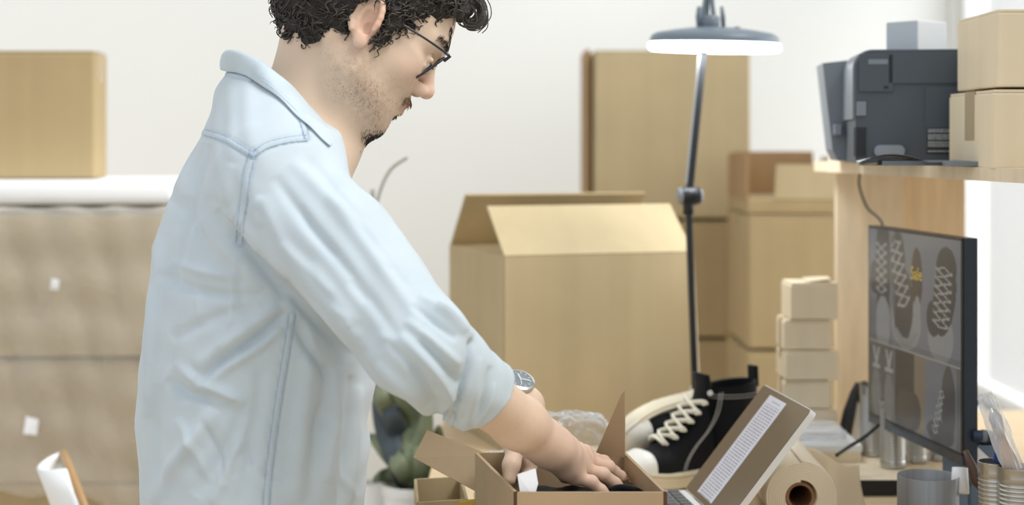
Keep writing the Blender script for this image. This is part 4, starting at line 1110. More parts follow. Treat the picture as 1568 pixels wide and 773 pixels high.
# ---- hands
def hand(w_, mcp, tips, bend, thumb, rad=1.0, k=.006, flat=None):
    """w_ wrist; mcp list of four knuckles; tips list of four; bend = unit vector the knuckle joints rise along"""
    palm = [lerp(w_, m_, .12) for m_ in mcp]
    for i, m_ in enumerate(mcp):
        B.cone(lerp(w_, m_, .05), m_, .0165*rad, (.0125, .0128, .012, .011)[i]*rad, .012)
    for i in range(3): B.cone(lerp(w_, mcp[i], .75), lerp(w_, mcp[i+1], .75), .012*rad, .0115*rad, .010)
    for i, (m_, t_) in enumerate(zip(mcp, tips)):
        p1 = lerp(m_, t_, .45)+bend*(.006, .0075, .0065, .005)[i]; p2 = lerp(m_, t_, .76)+bend*(.004, .005, .0045, .003)[i]
        r = (.0087, .0089, .0084, .0075)[i]*rad
        B.chain([m_, p1, p2, t_], [r*1.15, r*1.0, r*.92, r*.78], .0035)
        B.ell(p1+bend*.0012, (r*1.02,)*3, None, .003); B.ell(m_+bend*.004, (.0085,)*3, None, .008)
    B.chain(thumb, [.0165*rad, .0125*rad, .0105*rad, .0085*rad], .007)
# right hand, palm down, thumb side away from the camera, fingers reaching into the box
W = wrR
mR = [A3(893, 697, 2.022), A3(895, 706, 2.00), A3(889, 717, 1.976), A3(879, 729, 1.955)]
tR = [A3(953, 736, 2.085), A3(963, 745, 2.05), A3(955, 754, 2.0), A3(932, 762, 1.96)]
bR = np.array([.45, 0, .9])
B.chain([lerp(elR, wrR, .93), W, lerp(W, (mR[1]+mR[2])/2, .35)], [.027, .0255, .027], .012, sq=((.45, -.1, .9), 1.12))
hand(W, mR, tR, bR, [lerp(W, mR[0], .1)+np.array([0, .012, -.012]), A3(872, 728, 2.03), A3(895, 752, 2.05), A3(915, 765, 2.06)])
# left hand going down into the box, thumb towards the camera
mL = [A3(812, 706, 2.05), A3(800, 712, 2.075), A3(790, 713, 2.10), A3(782, 710, 2.12)]
tL = [A3(822, 765, 2.03), A3(812, 772, 2.06), A3(800, 772, 2.085), A3(790, 766, 2.11)]
bL = np.array([-.8, -.2, .2]); bL = bL/np.linalg.norm(bL)
hand(wrL+np.array([.003, -.03, -.012]), mL, tL, bL, [wrL+np.array([0, -.045, -.03]), A3(790, 685, 2.03), A3(783, 712, 2.01), A3(779, 735, 2.0)])
B.chain([lerp(elL, wrL, .9), wrL, lerp(wrL, mL[1], .35)], [.026, .0245, .026], .012)
V, F = B.surface(); del B
skin = mat('skin', (214, 176, 146), .48, spec=.35, bump=.25, bscale=700, bdist=.0004, attr='col', sss=.12)
body = npmesh('body', V, F, skin, man)
# skin colour: reddish nose, ears, knuckles, lips; beard shadow; pores
q = (V-O) @ HR; x, y, z = q[:, 0], q[:, 1], q[:, 2]
base = np.array(lin((224, 198, 174))); colr = np.tile(base, (len(V), 1))
def mixc(mask, c): global colr; colr = colr*(1-mask[:, None])+np.array(lin(c))[None, :]*mask[:, None]
def g(cx_, cy, cz, sx, sy, sz_): return np.exp(-(((x-cx_)/sx)**2+((np.abs(y)-cy)/sy)**2+((z-cz)/sz_)**2))
nz_ = (np.sin(x*310+z*170)*np.sin(y*290+x*120)*np.sin(z*330+y*90)); nz2 = np.sin(x*900+z*300)*np.sin(y*870)*np.sin(z*930+x*200)
rnd = RNG.random(len(V))
near = (np.abs(x) < .16) & (np.abs(y) < .11) & (z > -.14) & (z < .18); nr = near.astype(float)
mixc(nr*.35*g(.11, 0, -.018, .018, .02, .016), (214, 122, 104)); mixc(nr*.45*g(0, .088, .004, .022, .013, .030), (216, 140, 118))
mixc(nr*.25*g(.07, .045, -.015, .02, .03, .02), (218, 150, 130))
beard = nr*np.clip(np.maximum.reduce([g(.045, .045, -.065, .036, .04, .026), g(.01, .06, -.045, .026, .03, .03), g(.07, .02, -.08, .03, .04, .022), g(.09, .02, -.045, .02, .02, .012)]), 0, 1)
mixc(np.clip(beard*(.34+.22*nz_+.22*(rnd > .80)), 0, .8), (128, 108, 92))
goat = nr*np.clip(g(.077, 0, -.096, .019, .019, .013)*1.5+g(.090, 0, -.074, .010, .010, .008)*.9, 0, 1); mixc(goat*(.55+.2*nz_), (56, 44, 38))
mixc(nr*np.clip(g(.100, .010, -.036, .012, .017, .006)*1.1, 0, 1)*(.6+.2*nz_), (122, 92, 68))
mixc(nr*np.clip(g(.100, .004, -.0505, .009, .020, .008)*.75, 0, 1), (176, 112, 98))
mixc(nr*np.clip(g(.090, .030, .0385, .014, .022, .0052)*1.2, 0, .9)*(.8+.2*nz_), (70, 56, 46))
mixc(nr*.3*g(.09, .033, .0, .012, .02, .007), (190, 148, 122))
hl = np.clip((V[:, 0]+.02)/.12, 0, 1)*(V[:, 2] < 1.08); mixc(hl*.20, (222, 150, 128))
fa = ((V[:, 2] < 1.2) & (V[:, 0] > -.1)).astype(float); mixc(fa*np.clip(.10*nz_+.08*(rnd > .9), 0, .3), (196, 150, 124))
ca = body.data.color_attributes.new('col', 'FLOAT_COLOR', 'POINT'); ca.data.foreach_set('color', np.concatenate([colr, np.ones((len(V), 1))], 1).astype(np.float32).ravel())
def VH(*a): return Vector(HL(*a))
HM = Matrix(HR.tolist())
# nails
nail = mat('finger_nail', (228, 190, 172), .25, spec=.6)
for m_, t_, r in zip(mR, tR, (.0093, .0095, .009, .008)):
    d_ = (t_-m_)/np.linalg.norm(t_-m_); c = t_+bR/np.linalg.norm(bR)*r*.62+d_*.001; up_ = Vector(bR)-Vector(d_)*Vector(bR).dot(Vector(d_))
    R = align(up_, Vector(d_)); n_ = MB().lathe([(.0001, .0016), (.003, .0014), (.0045, .0006), (.005, 0)], 14); n_.v = [R @ Vector((v.x*1.25, v.y, v.z))+Vector(c) for v in n_.v]
    n_.build('fingernail', nail, man, True)
# eyes
for s in (-1, 1):
    R = align(HM @ Vector((1, s*.05, -.35)))
    e = MB().lathe([(.0114*math.sin(a), .0114*math.cos(a)) for a in np.linspace(PI, 0.001, 14)], 24, M=R, c=VH(.0855, s*.033, .0095)).build('eyeball', M['paperw'], man, True)
    MB().lathe([(.0062*1, .0098), (.005, .0107), (0, .0118)], 20, M=R, c=VH(.0855, s*.033, .0095)).build('iris', mat('iris', (70, 48, 32), .1), e, True)
# lashes, brows, moustache, goatee as small hairs
hairm = mat('dark_hair', (62, 56, 50), .5, spec=.55); brownm = mat('brown_facial_hair', (104, 78, 58), .6); moum = mat('light_brown_moustache', (150, 118, 88), .6)
tree = BVHTree.FromPolygons([Vector(v) for v in V[near]], [], epsilon=0) if False else None
bvh = BVHTree.FromPolygons(V.tolist(), F.tolist())
def hairs(name, mt, cnt, fn, seed):
    rs = random.Random(seed); mb = MB()
    for _ in range(cnt):
        (x_, y_, z_), d_, L_, r_ = fn(rs); p = VH(x_, y_, z_); c, nrm, _i, _d = bvh.find_nearest(p)
        d_ = (HM @ Vector(d_)).normalized(); d_ = (d_-nrm*min(0, d_.dot(nrm)))+nrm*.35; d_.normalize()
        mb.tube([c-nrm*.0008, c+d_*L_*.5, c+d_*L_-nrm*L_*.15+Vector((0, 0, -L_*.15))], [r_, r_*.8, r_*.3], 3, cap=False)
    o = mb.build(name, mt, man, True); o['kind'] = 'stuff'; return o
hairs('eyebrow', hairm, 190, lambda r: ((lambda s, u: ((.103-.020*u*u-.004*u, s*(.012+.040*u), .0375+.004*math.sin(u*3)+r.gauss(0, .0022)), (-.3, s*.8, .25), r.uniform(.006, .010), .0005))(r.choice((-1, 1)), r.random())), 1)
hairs('moustache', moum, 520, lambda r: ((lambda u: ((.107-abs(u)*.016, u*.024, -.0365-abs(u)*.006+r.gauss(0, .0025)), (-.2, u*.9, -.9), r.uniform(.004, .0065), .00035))(r.uniform(-1, 1))), 2)
hairs('goatee', hairm, 420, lambda r: ((.082+r.gauss(0, .009), r.gauss(0, .011), -.099+r.gauss(0, .006)), (.0, 0, -1), r.uniform(.003, .005), .0004), 3)
hairs('soul_patch', hairm, 90, lambda r: ((.098+r.gauss(0, .002), r.gauss(0, .006), -.0665+r.gauss(0, .003)), (.4, 0, -.9), r.uniform(.003, .0055), .0003), 4)
hairs('stubble', brownm, 420, lambda r: ((r.gauss(.045, .028), -.06+r.gauss(0, .012), r.gauss(-.068, .016)), (.3, 0, -1), r.uniform(.0007, .0014), .00022), 6)
hairs('eyelashes', hairm, 90, lambda r: ((lambda s, u: ((.0975-.006*abs(u-.4), s*(.021+.024*u), .0105), (.9, s*.15, -.35), r.uniform(.006, .009), .0004))(r.choice((-1, 1)), r.random())), 5)

# ---- hair: lumpy cap with curls
Hf = Field(O-np.array([.17, .14, .12]), O+np.array([.16, .14, .19]), .0025)
def EH(c, r, k=.02, op='add'): Hf.ell(HL(*c), r, HR, k, op)
EH((-.014, 0, .058), (.108, .087, .093)); EH((-.036, 0, .022), (.083, .083, .085), .02); EH((.055, 0, .085), (.055, .066, .045), .02)
for s in (-1, 1): Hf.cone(HL(.020, s*.074, .030), HL(.022, s*.0735, -.004), .013, .008, .008)
# cut away the face, the ears and the nape
Hf.ell(HL(.116, 0, .010), (.067, .12, .078), HR, .006, 'sub'); Hf.ell(HL(.03, 0, -.095), (.105, .12, .079), HR, .004, 'sub') if False else None
for s in (-1, 1): Hf.ell(HL(-.004, s*.088, -.006), (.0235, .025, .040), HR, .004, 'sub')
Hf.cone(HL(.06, 0, -.085), HL(-.046, 0, -.158), .078, .088, .006, 'sub')
for s in (-1, 1): Hf.ell(HL(.055, s*.09, -.030), (.036, .04, .034), HR, .004, 'sub')
sl, X, Y, Z = Hf.sub(Hf.lo, Hf.lo, .5)
Hf.a += (.0035*np.sin(X*170+Z*60)*np.sin(Y*150+X*70)*np.sin(Z*165+Y*50)+.0018*np.sin(X*400)*np.sin(Y*380+Z*200)*np.sin(Z*420)).astype(np.float32)
hV, hF = Hf.surface()
hair = npmesh('hair', hV, hF, mat('hair_dark', (50, 45, 40), .6, spec=.35, bump=1, bscale=260, bdist=.004), man)
hb = BVHTree.FromPolygons(hV.tolist(), hF.tolist())
rs = random.Random(11); cl = MB(); me = hair.data; nP = len(me.polygons); made = 0
while made < 2400:
    p_ = me.polygons[rs.randrange(nP)]; c = p_.center; nrm = p_.normal; ql = (np.array(c)-O) @ HR
    if ql[0] > .085 or ql[2] < -.088 or nrm.dot(Vector(HR @ np.array([.3, 0, -1]))) > (.85 if ql[0] < -.01 else .6): continue
    made += 1
    dn = Vector(hz)*-1; d_ = (dn+Vector(hx)*rs.uniform(-.9, .9)+Vector(lf)*rs.uniform(-.6, .6)); d_ = (d_-nrm*d_.dot(nrm)).normalized()
    L_ = rs.uniform(.010, .024)*(.7 if ql[2] < -.03 or ql[0] > .03 else 1); pr = rs.uniform(.0028, .006); tn = rs.uniform(.6, 1.5); sd_ = d_.cross(nrm); ph = rs.uniform(0, 6); pts = []
    for i in range(9):
        s = i/8; a = ph+tn*2*PI*s
        pts.append(c+nrm*(-.002+.004*math.sin(s*PI)+pr*.5*math.cos(a))+d_*L_*s+sd_*pr*math.sin(a))
    cl.tube(pts, [.0012, .0012, .0011, .0011, .001, .001, .0008, .0006, .0003], 3, cap=False)
curls = cl.build('hair_curl', hairm, man, True); curls['kind'] = 'stuff'
# forelock hanging over the forehead
fl_ = MB(); rs = random.Random(4)
for k in range(60):
    o_ = Vector((rs.gauss(0, .004), rs.gauss(0, .016), rs.gauss(0, .004))); 
    sc = rs.uniform(.75, 1.1); tgt = [(.080, 0, .112), (.100, 0, .120), (.118, 0, .115), (.128, 0, .103), (.126, 0, .090), (.115, 0, .083), (.106, 0, .088), (.106, 0, .097)]
    n_ = rs.randint(5, 8)
    pts = spline([VH(.08+(a-.08)*sc, b, .106+(c_-.106)*sc)+o_ for a, b, c_ in tgt[:n_]], 4); fl_.tube(pts, [.0008]*(len(pts)-1)+[.0003], 3, cap=False)
for k in range(120):
    x0_ = rs.uniform(.02, .06); y0_ = rs.uniform(-.055, .055); p = VH(x0_, y0_, .09-max(0, x0_-.08)*.6); c, nrm, _a, _b = hb.find_nearest(p)
    L_ = rs.uniform(.015, .04); a0 = rs.uniform(0, 6); fl_.tube([c+Vector(hx)*L_*s*.9+Vector(hz)*(-L_*s*s*.9)+nrm*.008*math.sin(s*3)+Vector(lf)*.005*math.sin(a0+s*7) for s in [i/7 for i in range(8)]], [.0009]*7+[.0003], 3, cap=False)
fl_ = fl_.build('forelock', hairm, man, True)

# ---- glasses
gl_ = thing('glasses', None, None); gl_.parent = man
gm_ = mat('glasses_frame', (38, 36, 48), .25, spec=.6)
GX = .1075
for s in (-1, 1):
    MB().tube(spline([VH(.104, s*.069, .028), VH(.06, s*.0765, .027), VH(.0, s*.078, .022), VH(-.018, s*.075, .008)], 6), [.0021]*19, 6, flat=.7).build('temple', gm_, gl_, True)
    pts = []
    for i in range(33):
        a = 2*PI*i/32; cx_, sn = math.cos(a), math.sin(a)
        yy = s*.0365+.0275*abs(cx_)**.75*(1 if cx_ > 0 else -1); zz_ = .004+.0205*abs(sn)**.75*(1 if sn > 0 else -1)
        pts.append(VH(GX-.0035*((abs(yy)-.01)/.06)-.40*(.0265-zz_), yy, zz_+.002))
    MB().tube(pts, [.0016]*33, 6, cap=False).build('rim', gm_, gl_, True)
    MB().slab(pts[:-1], .0008).build('lens', film_mat('lens_glass', (250, 252, 255), .10, .03, 2, False, 0), gl_)
    MB().tube([VH(.1035, s*.063, .020), VH(.1055, s*.0690, .027), VH(.098, s*.0705, .028)], .0024, 6).build('hinge', gm_, gl_, True)
    MB().tube([VH(.103, s*.010, .004), VH(.098, s*.012, .002)], [.001, .003], 8).build('nose_pad', M['steel'], gl_, True)
MB().tube(spline([VH(.1035, -.010, .016), VH(.1085, 0, .019), VH(.1035, .010, .016)], 6), .0014, 6).build('bridge', gm_, gl_, True)

# ---- watch on the far wrist
wt = thing('wristwatch', None, None); wt.parent = man; wt['label'] = 'silver wristwatch with dark strap on the far wrist'
ax = Vector(wrL-elL).normalized(); wc = Vector(lerp(elL, wrL, .90)); up_ = (Vector((.18, -.42, .88))-ax*ax.dot(Vector((.18, -.42, .88)))).normalized()
R = align(ax, up_)
ring = MB().lathe([(.0262, -.010), (.0285, -.010), (.0285, .010), (.0262, .010), (.0262, -.010)], 40, M=R, c=wc); ring.build('strap', M['black'], wt, auto=50)
wf = wc+up_*.0285; R2 = align(up_, ax)
MB().lathe([(0, 0), (.0205, 0), (.0215, .003), (.021, .007), (.0175, .0085), (.0168, .0075), (0, .0075)], 40, M=R2, c=wf).build('case', M['steel'], wt, auto=50)
dl = MB().lathe([(0, .0078), (.0165, .0078), (.0165, .0076), (0, .0076)], 40, M=R2, c=wf).build('dial', mat('watch_dial', (124, 134, 140), .35), wt)
hd = MB()
for a, L_, w__ in ((.6, .013, .0009), (2.5, .010, .0012), (-.9, .012, .0006)):
    d_ = R2 @ Vector((math.cos(a), math.sin(a), 0)); hd.tube([wf+up_*.0084, wf+up_*.0084+d_*L_], w__, 5)
for k in range(12):
    d_ = R2 @ Vector((math.cos(k*PI/6), math.sin(k*PI/6), 0)); hd.tube([wf+up_*.0081+d_*.0128, wf+up_*.0081+d_*.0152], .0006, 4)
hd.build('hands_and_marks', M['white'], dl)
MB().tube([wf+R2 @ Vector((0, -.0205, .004)), wf+R2 @ Vector((0, -.0255, .004))], .0025, 8).build('crown', M['black'], wt, True)

# ---- shirt
S = Field((-.52, 1.62, .78), (.03, 2.46, 1.55), .0028)
sil = [(70, 362, 420, .045), (100, 345, 450, .066), (130, 328, 480, .100), (165, 312, 488, .142), (200, 296, 504, .172), (235, 283, 520, .192), (290, 264, 546, .200), (350, 249, 566, .198),
       (420, 233, 576, .192), (500, 214, 576, .188), (580, 205, 570, .186), (650, 203, 563, .186), (720, 205, 556, .188), (790, 208, 550, .190), (870, 210, 548, .190)]
zs_ = np.array([zz(r[0], 2.0) for r in sil])[::-1]; c_, s_n = math.cos(YAW), math.sin(YAW)
xl_ = np.array([P(r[1], 0, 2.0).x for r in sil])[::-1]; xr_ = np.array([P(r[2], 0, 2.0).x for r in sil])[::-1]; bb = np.array([r[3] for r in sil])[::-1]
hw = (xr_-xl_)/2; aa = np.sqrt(np.maximum(hw**2-(bb*s_n)**2, .0009))/c_
sl, X, Y, Z = S.sub(S.lo, S.lo, 2)
zf = Z.ravel()
def sm(v):
    zz2 = np.linspace(zs_[0], zs_[-1], 400); y2 = np.interp(zz2, zs_, v); kk = np.hanning(31); kk /= kk.sum(); y3 = np.convolve(np.pad(y2, 15, 'edge'), kk, 'valid'); return np.interp(zf, zz2, y3).astype(np.float32)[None, None, :]
ca_, cb, cc = sm(aa), sm(bb), sm((xl_+xr_)/2)
u = (X-cc)*c_+(Y-2.02)*s_n; v = -(X-cc)*s_n+(Y-2.02)*c_
n_ = 2.25; rho = ((np.abs(u)/ca_)**n_+(np.abs(v)/cb)**n_)**(1/n_)
d = (rho-1)*np.minimum(ca_, cb)
d = np.maximum(d, Z-zz(96, 2.0)+ (u*.9)); d = np.maximum(d, .80-Z)
S.a = np.minimum(S.a, d.astype(np.float32)); del rho, u, v, d
S.a = np.maximum(S.a, -.05)
# shoulders
S.cone(A3(440, 185, 1.97), A3(436, 268, 1.875), .050, .072, .04); S.cone(A3(450, 195, 2.07), A3(466, 285, 2.17), .050, .066, .04)
# sleeves
sR = [A3(438, 300, 1.865), lerp(shR, elR, .38), lerp(shR, elR, .72), elR+np.array([0, 0, .002]), lerp(elR, wrR, .20), lerp(elR, wrR, .36)]
S.chain(sR, [.074, .069, .064, .058, .052, .0465], .008)
sL = [shL, lerp(shL, elL, .5), elL, lerp(elL, wrL, .25), lerp(elL, wrL, .42)]
S.chain(sL, [.066, .056, .048, .042, .036], .018)
# rolled cuff of the near sleeve: a thicker ring with a fold above, hollow inside
axR = (wrR-elR)/np.linalg.norm(wrR-elR)
c0 = lerp(elR, wrR, .23); c1 = lerp(elR, wrR, .42)
S.cone(c0, c1, .0500, .0475, .003, sq=None)
S.cone(lerp(elR, wrR, .36), lerp(elR, wrR, .42), .0495, .0475, .003)
cut = lerp(elR, wrR, .445)
sl, X, Y, Z = S.sub(cut, cut, .12); dpl = (X-cut[0])*axR[0]+(Y-cut[1])*axR[1]+(Z-cut[2])*axR[2]
tilt = np.array([.15, 0, -.35]); dpl = dpl+((X-cut[0])*tilt[0]+(Z-cut[2])*tilt[2])*.35
S.a[sl] = np.maximum(S.a[sl], -np.maximum(-np.maximum(dpl, -9), -9)) if False else np.maximum(S.a[sl], np.where(np.abs(S.a[sl]) < 9, dpl, 9))
S.cone(lerp(elR, wrR, .38), lerp(elR, wrR, .75), .0400, .0420, .003, 'sub')
axL = (wrL-elL)/np.linalg.norm(wrL-elL)
# neck opening: the body of the shirt ends in a slanting plane under the collar
pa, pb = A3(340, 97, 2.0), A3(516, 218, 2.0); pn = np.array([-(pb-pa)[2], 0, (pb-pa)[0]]); pn /= np.linalg.norm(pn)
sl, X, Y, Z = S.sub(S.lo, S.lo, 2); dpl = ((X-pa[0])*pn[0]+(Z-pa[2])*pn[2]+0*Y-.015).astype(np.float32); S.a = np.maximum(S.a, dpl)
S.cone(A3(470, 165, 2.0), A3(520, 60, 2.0), .060, .066, .004, 'sub'); S.cone(A3(500, 195, 2.0), A3(560, 190, 2.01), .050, .03, .006, 'sub')
sV, sF = S.surface(); del S
# folds: gentle ridges and creases that follow where the cloth is pulled, drawn in the side view of the man
pxv = 784+sV[:, 0]/sV[:, 1]*FPX; pyv = HZ+(CAMZ-sV[:, 2])/sV[:, 1]*FPX
tmp = npmesh('tmp', sV, sF); nrm = np.empty(len(sV)*3, np.float32); tmp.data.vertex_normals.foreach_get('vector', nrm); nrm = nrm.reshape(-1, 3); bpy.data.objects.remove(tmp)
face = np.clip(-nrm[:, 1]*1.6+.25, 0, 1)
def pdist(pts):
    best = np.full(len(sV), 1e9); tt = np.zeros(len(sV)); n = len(pts)-1
    for i in range(n):
        ax_, ay = pts[i]; bx_, by = pts[i+1]; dx, dy = bx_-ax_, by-ay; L2 = dx*dx+dy*dy
        t = np.clip(((pxv-ax_)*dx+(pyv-ay)*dy)/L2, 0, 1); dd = np.hypot(pxv-ax_-t*dx, pyv-ay-t*dy); m = dd < best; best[m] = dd[m]; tt[m] = (i+t[m])/n
    return best, tt
disp = np.zeros(len(sV))
def dense(pts): return [(p.x, p.y) for p in spline([(a, b, 0) for a, b in pts], 5)]
def fold(pts, amp, w_, taper=True):
    global disp
    dd, tt = pdist(dense(pts)); e = np.sin(np.clip(tt, .0, 1)*PI)**.6 if taper else 1
    disp += amp*.001*np.exp(-(dd/w_)**2)*e
FOLDS = [
 # torso
 ([(298, 210), (283, 265), (260, 345), (242, 440), (230, 540), (224, 640)], 9, 8), ([(318, 220), (300, 280), (280, 360), (262, 450)], -6, 8),
 ([(330, 322), (352, 348), (378, 380), (410, 420), (440, 462)], -7, 9), ([(350, 318), (376, 350), (405, 392), (436, 432)], 5, 11), ([(310, 330), (340, 372), (372, 410), (400, 445)], 4, 12),
 ([(440, 476), (410, 505), (370, 535), (330, 562), (300, 590)], -7, 7), ([(430, 500), (395, 530), (350, 560), (315, 592)], 5, 10), ([(425, 466), (385, 498), (340, 530), (300, 562)], 5, 11),
 ([(262, 556), (290, 575), (312, 590), (350, 604), (375, 620)], 6, 10), ([(255, 580), (285, 602), (330, 612)], -5, 9), ([(262, 520), (300, 500), (345, 480), (395, 470)], -3.5, 10), ([(250, 420), (290, 440), (340, 452), (400, 452)], -4, 9), ([(260, 400), (310, 415), (370, 425)], 3.5, 9),
 ([(330, 625), (300, 670), (260, 720), (235, 773)], 7, 14), ([(355, 612), (365, 650), (340, 700), (300, 760)], -5, 14), ([(375, 640), (355, 700), (325, 773)], 4, 10),
 ([(245, 590), (238, 650), (245, 720), (250, 773)], -4, 12), ([(470, 505), (475, 560), (465, 640), (452, 773)], 4, 16), ([(500, 560), (496, 620), (484, 700), (475, 773)], -5, 14), ([(455, 490), (470, 530), (500, 580)], -4, 10),
 ([(538, 575), (534, 640), (526, 710), (520, 773)], -6, 7), ([(550, 590), (546, 650), (540, 720), (534, 773)], 4, 7), ([(515, 560), (512, 640), (500, 740)], 5, 12),
 ([(400, 560), (395, 620), (380, 700), (368, 773)], -3, 12), ([(285, 300), (300, 350), (330, 400)], -3, 9), ([(355, 250), (345, 300), (350, 360)], 3, 10),
 ([(270, 640), (300, 690), (320, 740)], 3, 8), ([(310, 640), (330, 690), (345, 740)], -3, 7),
 # sleeve
 ([(445, 245), (490, 290), (540, 350), (600, 430), (650, 500)], 4.5, 12), ([(420, 270), (455, 320), (505, 380), (560, 450), (610, 520)], -4, 11), ([(470, 240), (520, 300), (570, 370), (625, 445)], -3, 9),
 ([(400, 300), (430, 370), (475, 430), (530, 500), (580, 550)], 4, 12), ([(395, 380), (430, 430), (480, 490), (540, 550)], -4, 9), ([(500, 300), (560, 350), (600, 410)], 3.5, 10),
 ([(640, 452), (668, 470), (700, 492), (722, 518)], 5, 7), ([(632, 468), (665, 492), (700, 520)], -5, 6), ([(620, 490), (660, 520), (705, 560)], 4, 8), ([(665, 470), (680, 480), (710, 510)], 4, 6),
 ([(590, 520), (630, 560), (660, 610), (672, 650)], -5, 8), ([(610, 510), (650, 550), (685, 600), (700, 640)], 5, 10), ([(560, 540), (600, 580), (640, 615), (668, 655)], 4, 9), ([(640, 520), (680, 560), (705, 590)], -4, 7),
 ([(722, 525), (718, 560), (706, 600), (694, 645)], -6, 5, False), ([(735, 545), (730, 590), (716, 640), (706, 668)], 3, 7), ([(752, 560), (744, 600), (730, 645)], -3.5, 5), ([(700, 610), (690, 630), (672, 648), (640, 645)], -5, 5),
 ([(758, 585), (748, 620), (728, 652)], 2.5, 4),
]
for f_ in FOLDS: fold(f_[0], f_[1]*1.4, f_[2]*.9, f_[3] if len(f_) > 3 else True)
# small random crumples, elongated along the pull of the cloth
for k in range(26):
    cx_ = RNG.uniform(230, 640); cy = RNG.uniform(280, 760)
    if cx_ > 540 and cy > 580: continue
    an = RNG.uniform(.5, 1.9) if cx_ < 470 or cy > 560 else RNG.uniform(.75, 1.05); L_ = RNG.uniform(20, 60); cu_ = RNG.uniform(-12, 12)
    fold([(cx_-math.cos(an)*L_, cy-math.sin(an)*L_), (cx_+cu_, cy), (cx_+math.cos(an)*L_, cy+math.sin(an)*L_)], RNG.choice([-2.6, 2.4]), RNG.uniform(5, 9))
X, Y, Z = sV.T
far = 1-face
disp += far*.004*np.sin(X*30+Z*22+np.sin(Z*31)*2)+.0009*np.sin(X*95+Z*60+np.sin(X*40)*2)*np.sin(Z*70-Y*50)
# seams lie proud of the cloth
SEAMS = [([(386, 236), (378, 268), (373, 305), (368, 345), (366, 372)], 6), ([(298, 199), (318, 204), (345, 213), (368, 226), (388, 238)], 5), ([(388, 236), (410, 222), (440, 214), (470, 211)], 5),
         ([(447, 482), (440, 530), (430, 590), (421, 650), (413, 710), (407, 775)], 5.5), ([(447, 165), (462, 185), (470, 211)], 4), ([(722, 525), (719, 560), (707, 600), (694, 645)], 2.5), ([(338, 110), (365, 117), (385, 122)], 3)]
vcol = np.tile(np.array(lin((194, 206, 213))), (len(sV), 1)); blue = np.array(lin((150, 172, 192))); pale = np.array(lin((212, 221, 227)))
w2 = np.clip(.5+.5*np.sin(X*23+Z*17)*np.sin(Z*29-X*11), 0, 1); vcol = vcol*(1-.18*w2[:, None])+pale*.18*w2[:, None]
for pts, w_ in SEAMS:
    dd, tt = pdist(dense(pts)); en = (dd < 40); pr = np.exp(-(dd/w_)**4)*face
    disp += pr*.0009-.0011*np.exp(-((dd-w_*1.15)/1.6)**2)*face; m = np.clip(pr*.16+np.exp(-((dd-w_)/1.4)**2)*face*.38+np.exp(-(dd/1.2)**2)*face*.12, 0, .7)*(.8+.2*np.sin(tt*220)); vcol = vcol*(1-m[:, None])+blue*m[:, None]
sV2 = sV+nrm*disp[:, None]
denim = mat('pale_denim', (208, 219, 225), .88, spec=.15, bump=.35, bscale=900, bdist=.0005, attr='col', sheen=.15, var=.04, vscale=20)
shirt = npmesh('shirt', sV2, sF, denim, man); shirt['label'] = 'pale washed blue long-sleeved shirt, sleeves rolled'
ca = shirt.data.color_attributes.new('col', 'FLOAT_COLOR', 'POINT'); ca.data.foreach_set('color', np.concatenate([vcol, np.ones((len(sV), 1))], 1).astype(np.float32).ravel())
sbv = BVHTree.FromPolygons(sV2.tolist(), sF.tolist())
def onshirt(px, py, off=.001):
    d_ = (P(px, py, 2.0)-Vector((0, 0, CAMZ))).normalized(); h = sbv.ray_cast(Vector((0, 0, CAMZ)), d_); return (h[0]-d_*off) if h[0] else None
# stitches: two rows along every seam
stm = mat('blue_stitch', (164, 184, 202), .8); stb = MB()
for pts, w_ in SEAMS[:5]:
    dn_ = spline([(a, b, 0) for a, b in pts], 10)
    for sgn in (-1, 1):
        row = []
        for i in range(len(dn_)):
            tv = (dn_[min(i+1, len(dn_)-1)]-dn_[max(i-1, 0)]).normalized(); h = onshirt(dn_[i].x-tv.y*sgn*w_*.85, dn_[i].y+tv.x*sgn*w_*.85, .0004)
            if h: row.append(h)
        # broken into stitches
        i = 0
        while i < len(row)-1:
            if (row[i+1]-row[i]).length < .02: stb.tube([row[i], row[i].lerp(row[i+1], .8)], .00055, 4)
            i += 1
stb.build('stitching', stm, shirt)['kind'] = 'stuff'
# small black gap tab at the back pleat
h = onshirt(296, 206, .001)
if h: MB().box(h+Vector((-.002, 0, -.003)), (.003, .003, .012)).build('locker_loop', M['navy'], shirt)
# collar: stand and turned-down leaf around the neck
def collar_curve(px_pts):  # (angle around neck 0 = back, pi = front): given on the near side, mirrored through the man's mid plane
    near_ = [Vector(A3(*p)) for p in px_pts]; out = []
    cm = Vector((0, 2.005, 0)); l3 = Vector(lf)
    for p in near_[::-1]: out.append(p)
    midp = Vector(A3(470, 150, 2.0))
    far_ = []
    for p in near_[1:]:
        dd = (p-midp).dot(l3); far_.append(p-l3*2*dd)
    return out+far_
tpx = [(346, 78, 2.00), (362, 75, 1.955), (398, 92, 1.925), (438, 122, 1.915), (472, 158, 1.93), (498, 190, 1.95), (514, 213, 1.975)]
tp3 = []
for k_, (px_, py_, Y_) in enumerate(tpx):
    h = onshirt(px_, py_, .003) if k_ > 2 else None; tp3.append((px_, py_, max(min(Y_, h.y), Y_-.08) if h else Y_))
top = collar_curve(tp3)
bpx = [(338, 108, 2.00), (354, 110, 1.94), (386, 121, 1.90), (425, 150, 1.88), (458, 182, 1.88), (484, 205, 1.89), (505, 226, 1.92)]
bp3 = []
for k_, (px_, py_, Y_) in enumerate(bpx):
    h = onshirt(px_, py_, .004) if k_ else None; Yh = h.y if h else Y_
    bp3.append((px_, py_, min(max(Yh, Y_-.10), Y_+.03) if k_ else Y_))
bot = collar_curve(bp3)
inn = [p.copy() for p in top]; cN = Vector(A3(474, 160, 2.0))
st_ = []
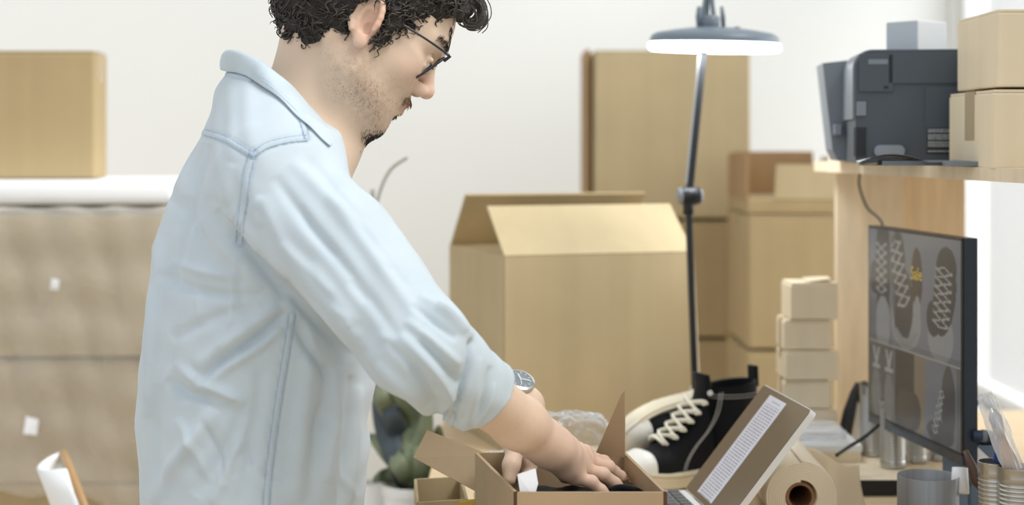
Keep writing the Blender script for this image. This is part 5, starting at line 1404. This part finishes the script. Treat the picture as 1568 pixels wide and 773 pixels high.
for p in top:
    d_ = (cN-p); d_.z = 0; st_.append(p+d_*.10+Vector((0, 0, -.030)))
T_, B_, I_ = spline(top, 6), spline(bot, 6), spline(st_, 6)
cv = []; m_ = len(T_)
for i in range(m_):
    t0, b0, i0 = T_[i], B_[i], I_[i]; ou = (b0-t0); 
    for k in range(9):
        s = k/8
        if s < .35: q_ = i0.lerp(t0, s/.35)
        else:
            e_ = (s-.35)/.65; q_ = t0.lerp(b0, e_)+(t0-cN).normalized()*.0025*math.sin(e_*PI)+Vector((0, 0, .002*math.sin(e_*PI)))
        cv.append(q_+Vector((0, 0, .0008*math.sin(i*.7+k)))) 
fs = [(i*9+k, i*9+k+1, i*9+k+10, i*9+k+9) for i in range(m_-1) for k in range(8)]
denim2 = mat('pale_denim_collar', (194, 207, 214), .88, spec=.15, bump=.4, bscale=900, bdist=.0005, sheen=.15, var=.06, vscale=30)
co = mesh('collar', cv, fs, denim2, shirt, True); so_ = co.modifiers.new('s', 'SOLIDIFY'); so_.thickness = .0022; sb_ = co.modifiers.new('b', 'SUBSURF'); sb_.levels = sb_.render_levels = 1
q = MB()
for e_ in (.86, .74):
    row = []
    for i in range(m_): row.append(T_[i].lerp(B_[i], e_)+(T_[i]-cN).normalized()*(.0025*math.sin(e_*PI)+.0016)+Vector((0, 0, .002)))
    for i in range(m_-1): q.tube([row[i], row[i].lerp(row[i+1], .85)], .00055, 4)
q.build('collar_stitching', stm, co)['kind'] = 'stuff'

# ---- trousers and shoes, below the picture
Tm = Field((-.52, 1.75, .02), (-.16, 2.26, .96), .007)
hipc = P(378, 0, 2.0).x
for s in (-1, 1):
    hp_ = np.array([hipc, 2.01, .84])+lf*s*.085; kn_ = np.array([hipc+.005, 2.0, .47])+lf*s*.10; an_ = np.array([hipc-.015, 2.0, .10])+lf*s*.11
    Tm.chain([hp_, kn_, an_], [.092, .070, .060], .02)
Tm.cone(np.array([hipc, 2.01, .86])-lf*.05, np.array([hipc, 2.01, .86])+lf*.05, .095, .095, .03)
tV, tF = Tm.surface(); tr = npmesh('trousers', tV, tF, M['jeans'], man); tr['label'] = 'dark blue jeans'
for s in (-1, 1):
    c = np.array([hipc+.04, 2.0, 0])+lf*s*.11; Sf = Field(c+np.array([-.15, -.08, -.01]), c+np.array([.19, .12, .14]), .006)
    Sf.ell(c+fw*.02+np.array([0, 0, .028]), (.135, .043, .05), np.stack([fw, lf, [0, 0, 1]], 1), .01); Sf.cone(c-fw*.055+np.array([0, 0, .04]), c-fw*.055+np.array([0, 0, .10]), .042, .044, .02)
    sl, X, Y, Z = Sf.sub(Sf.lo, Sf.lo, 1); Sf.a = np.maximum(Sf.a, .001-Z+0*Sf.a)
    a_, b_ = Sf.surface(); npmesh('shoe', a_, b_, M['leather'], man)
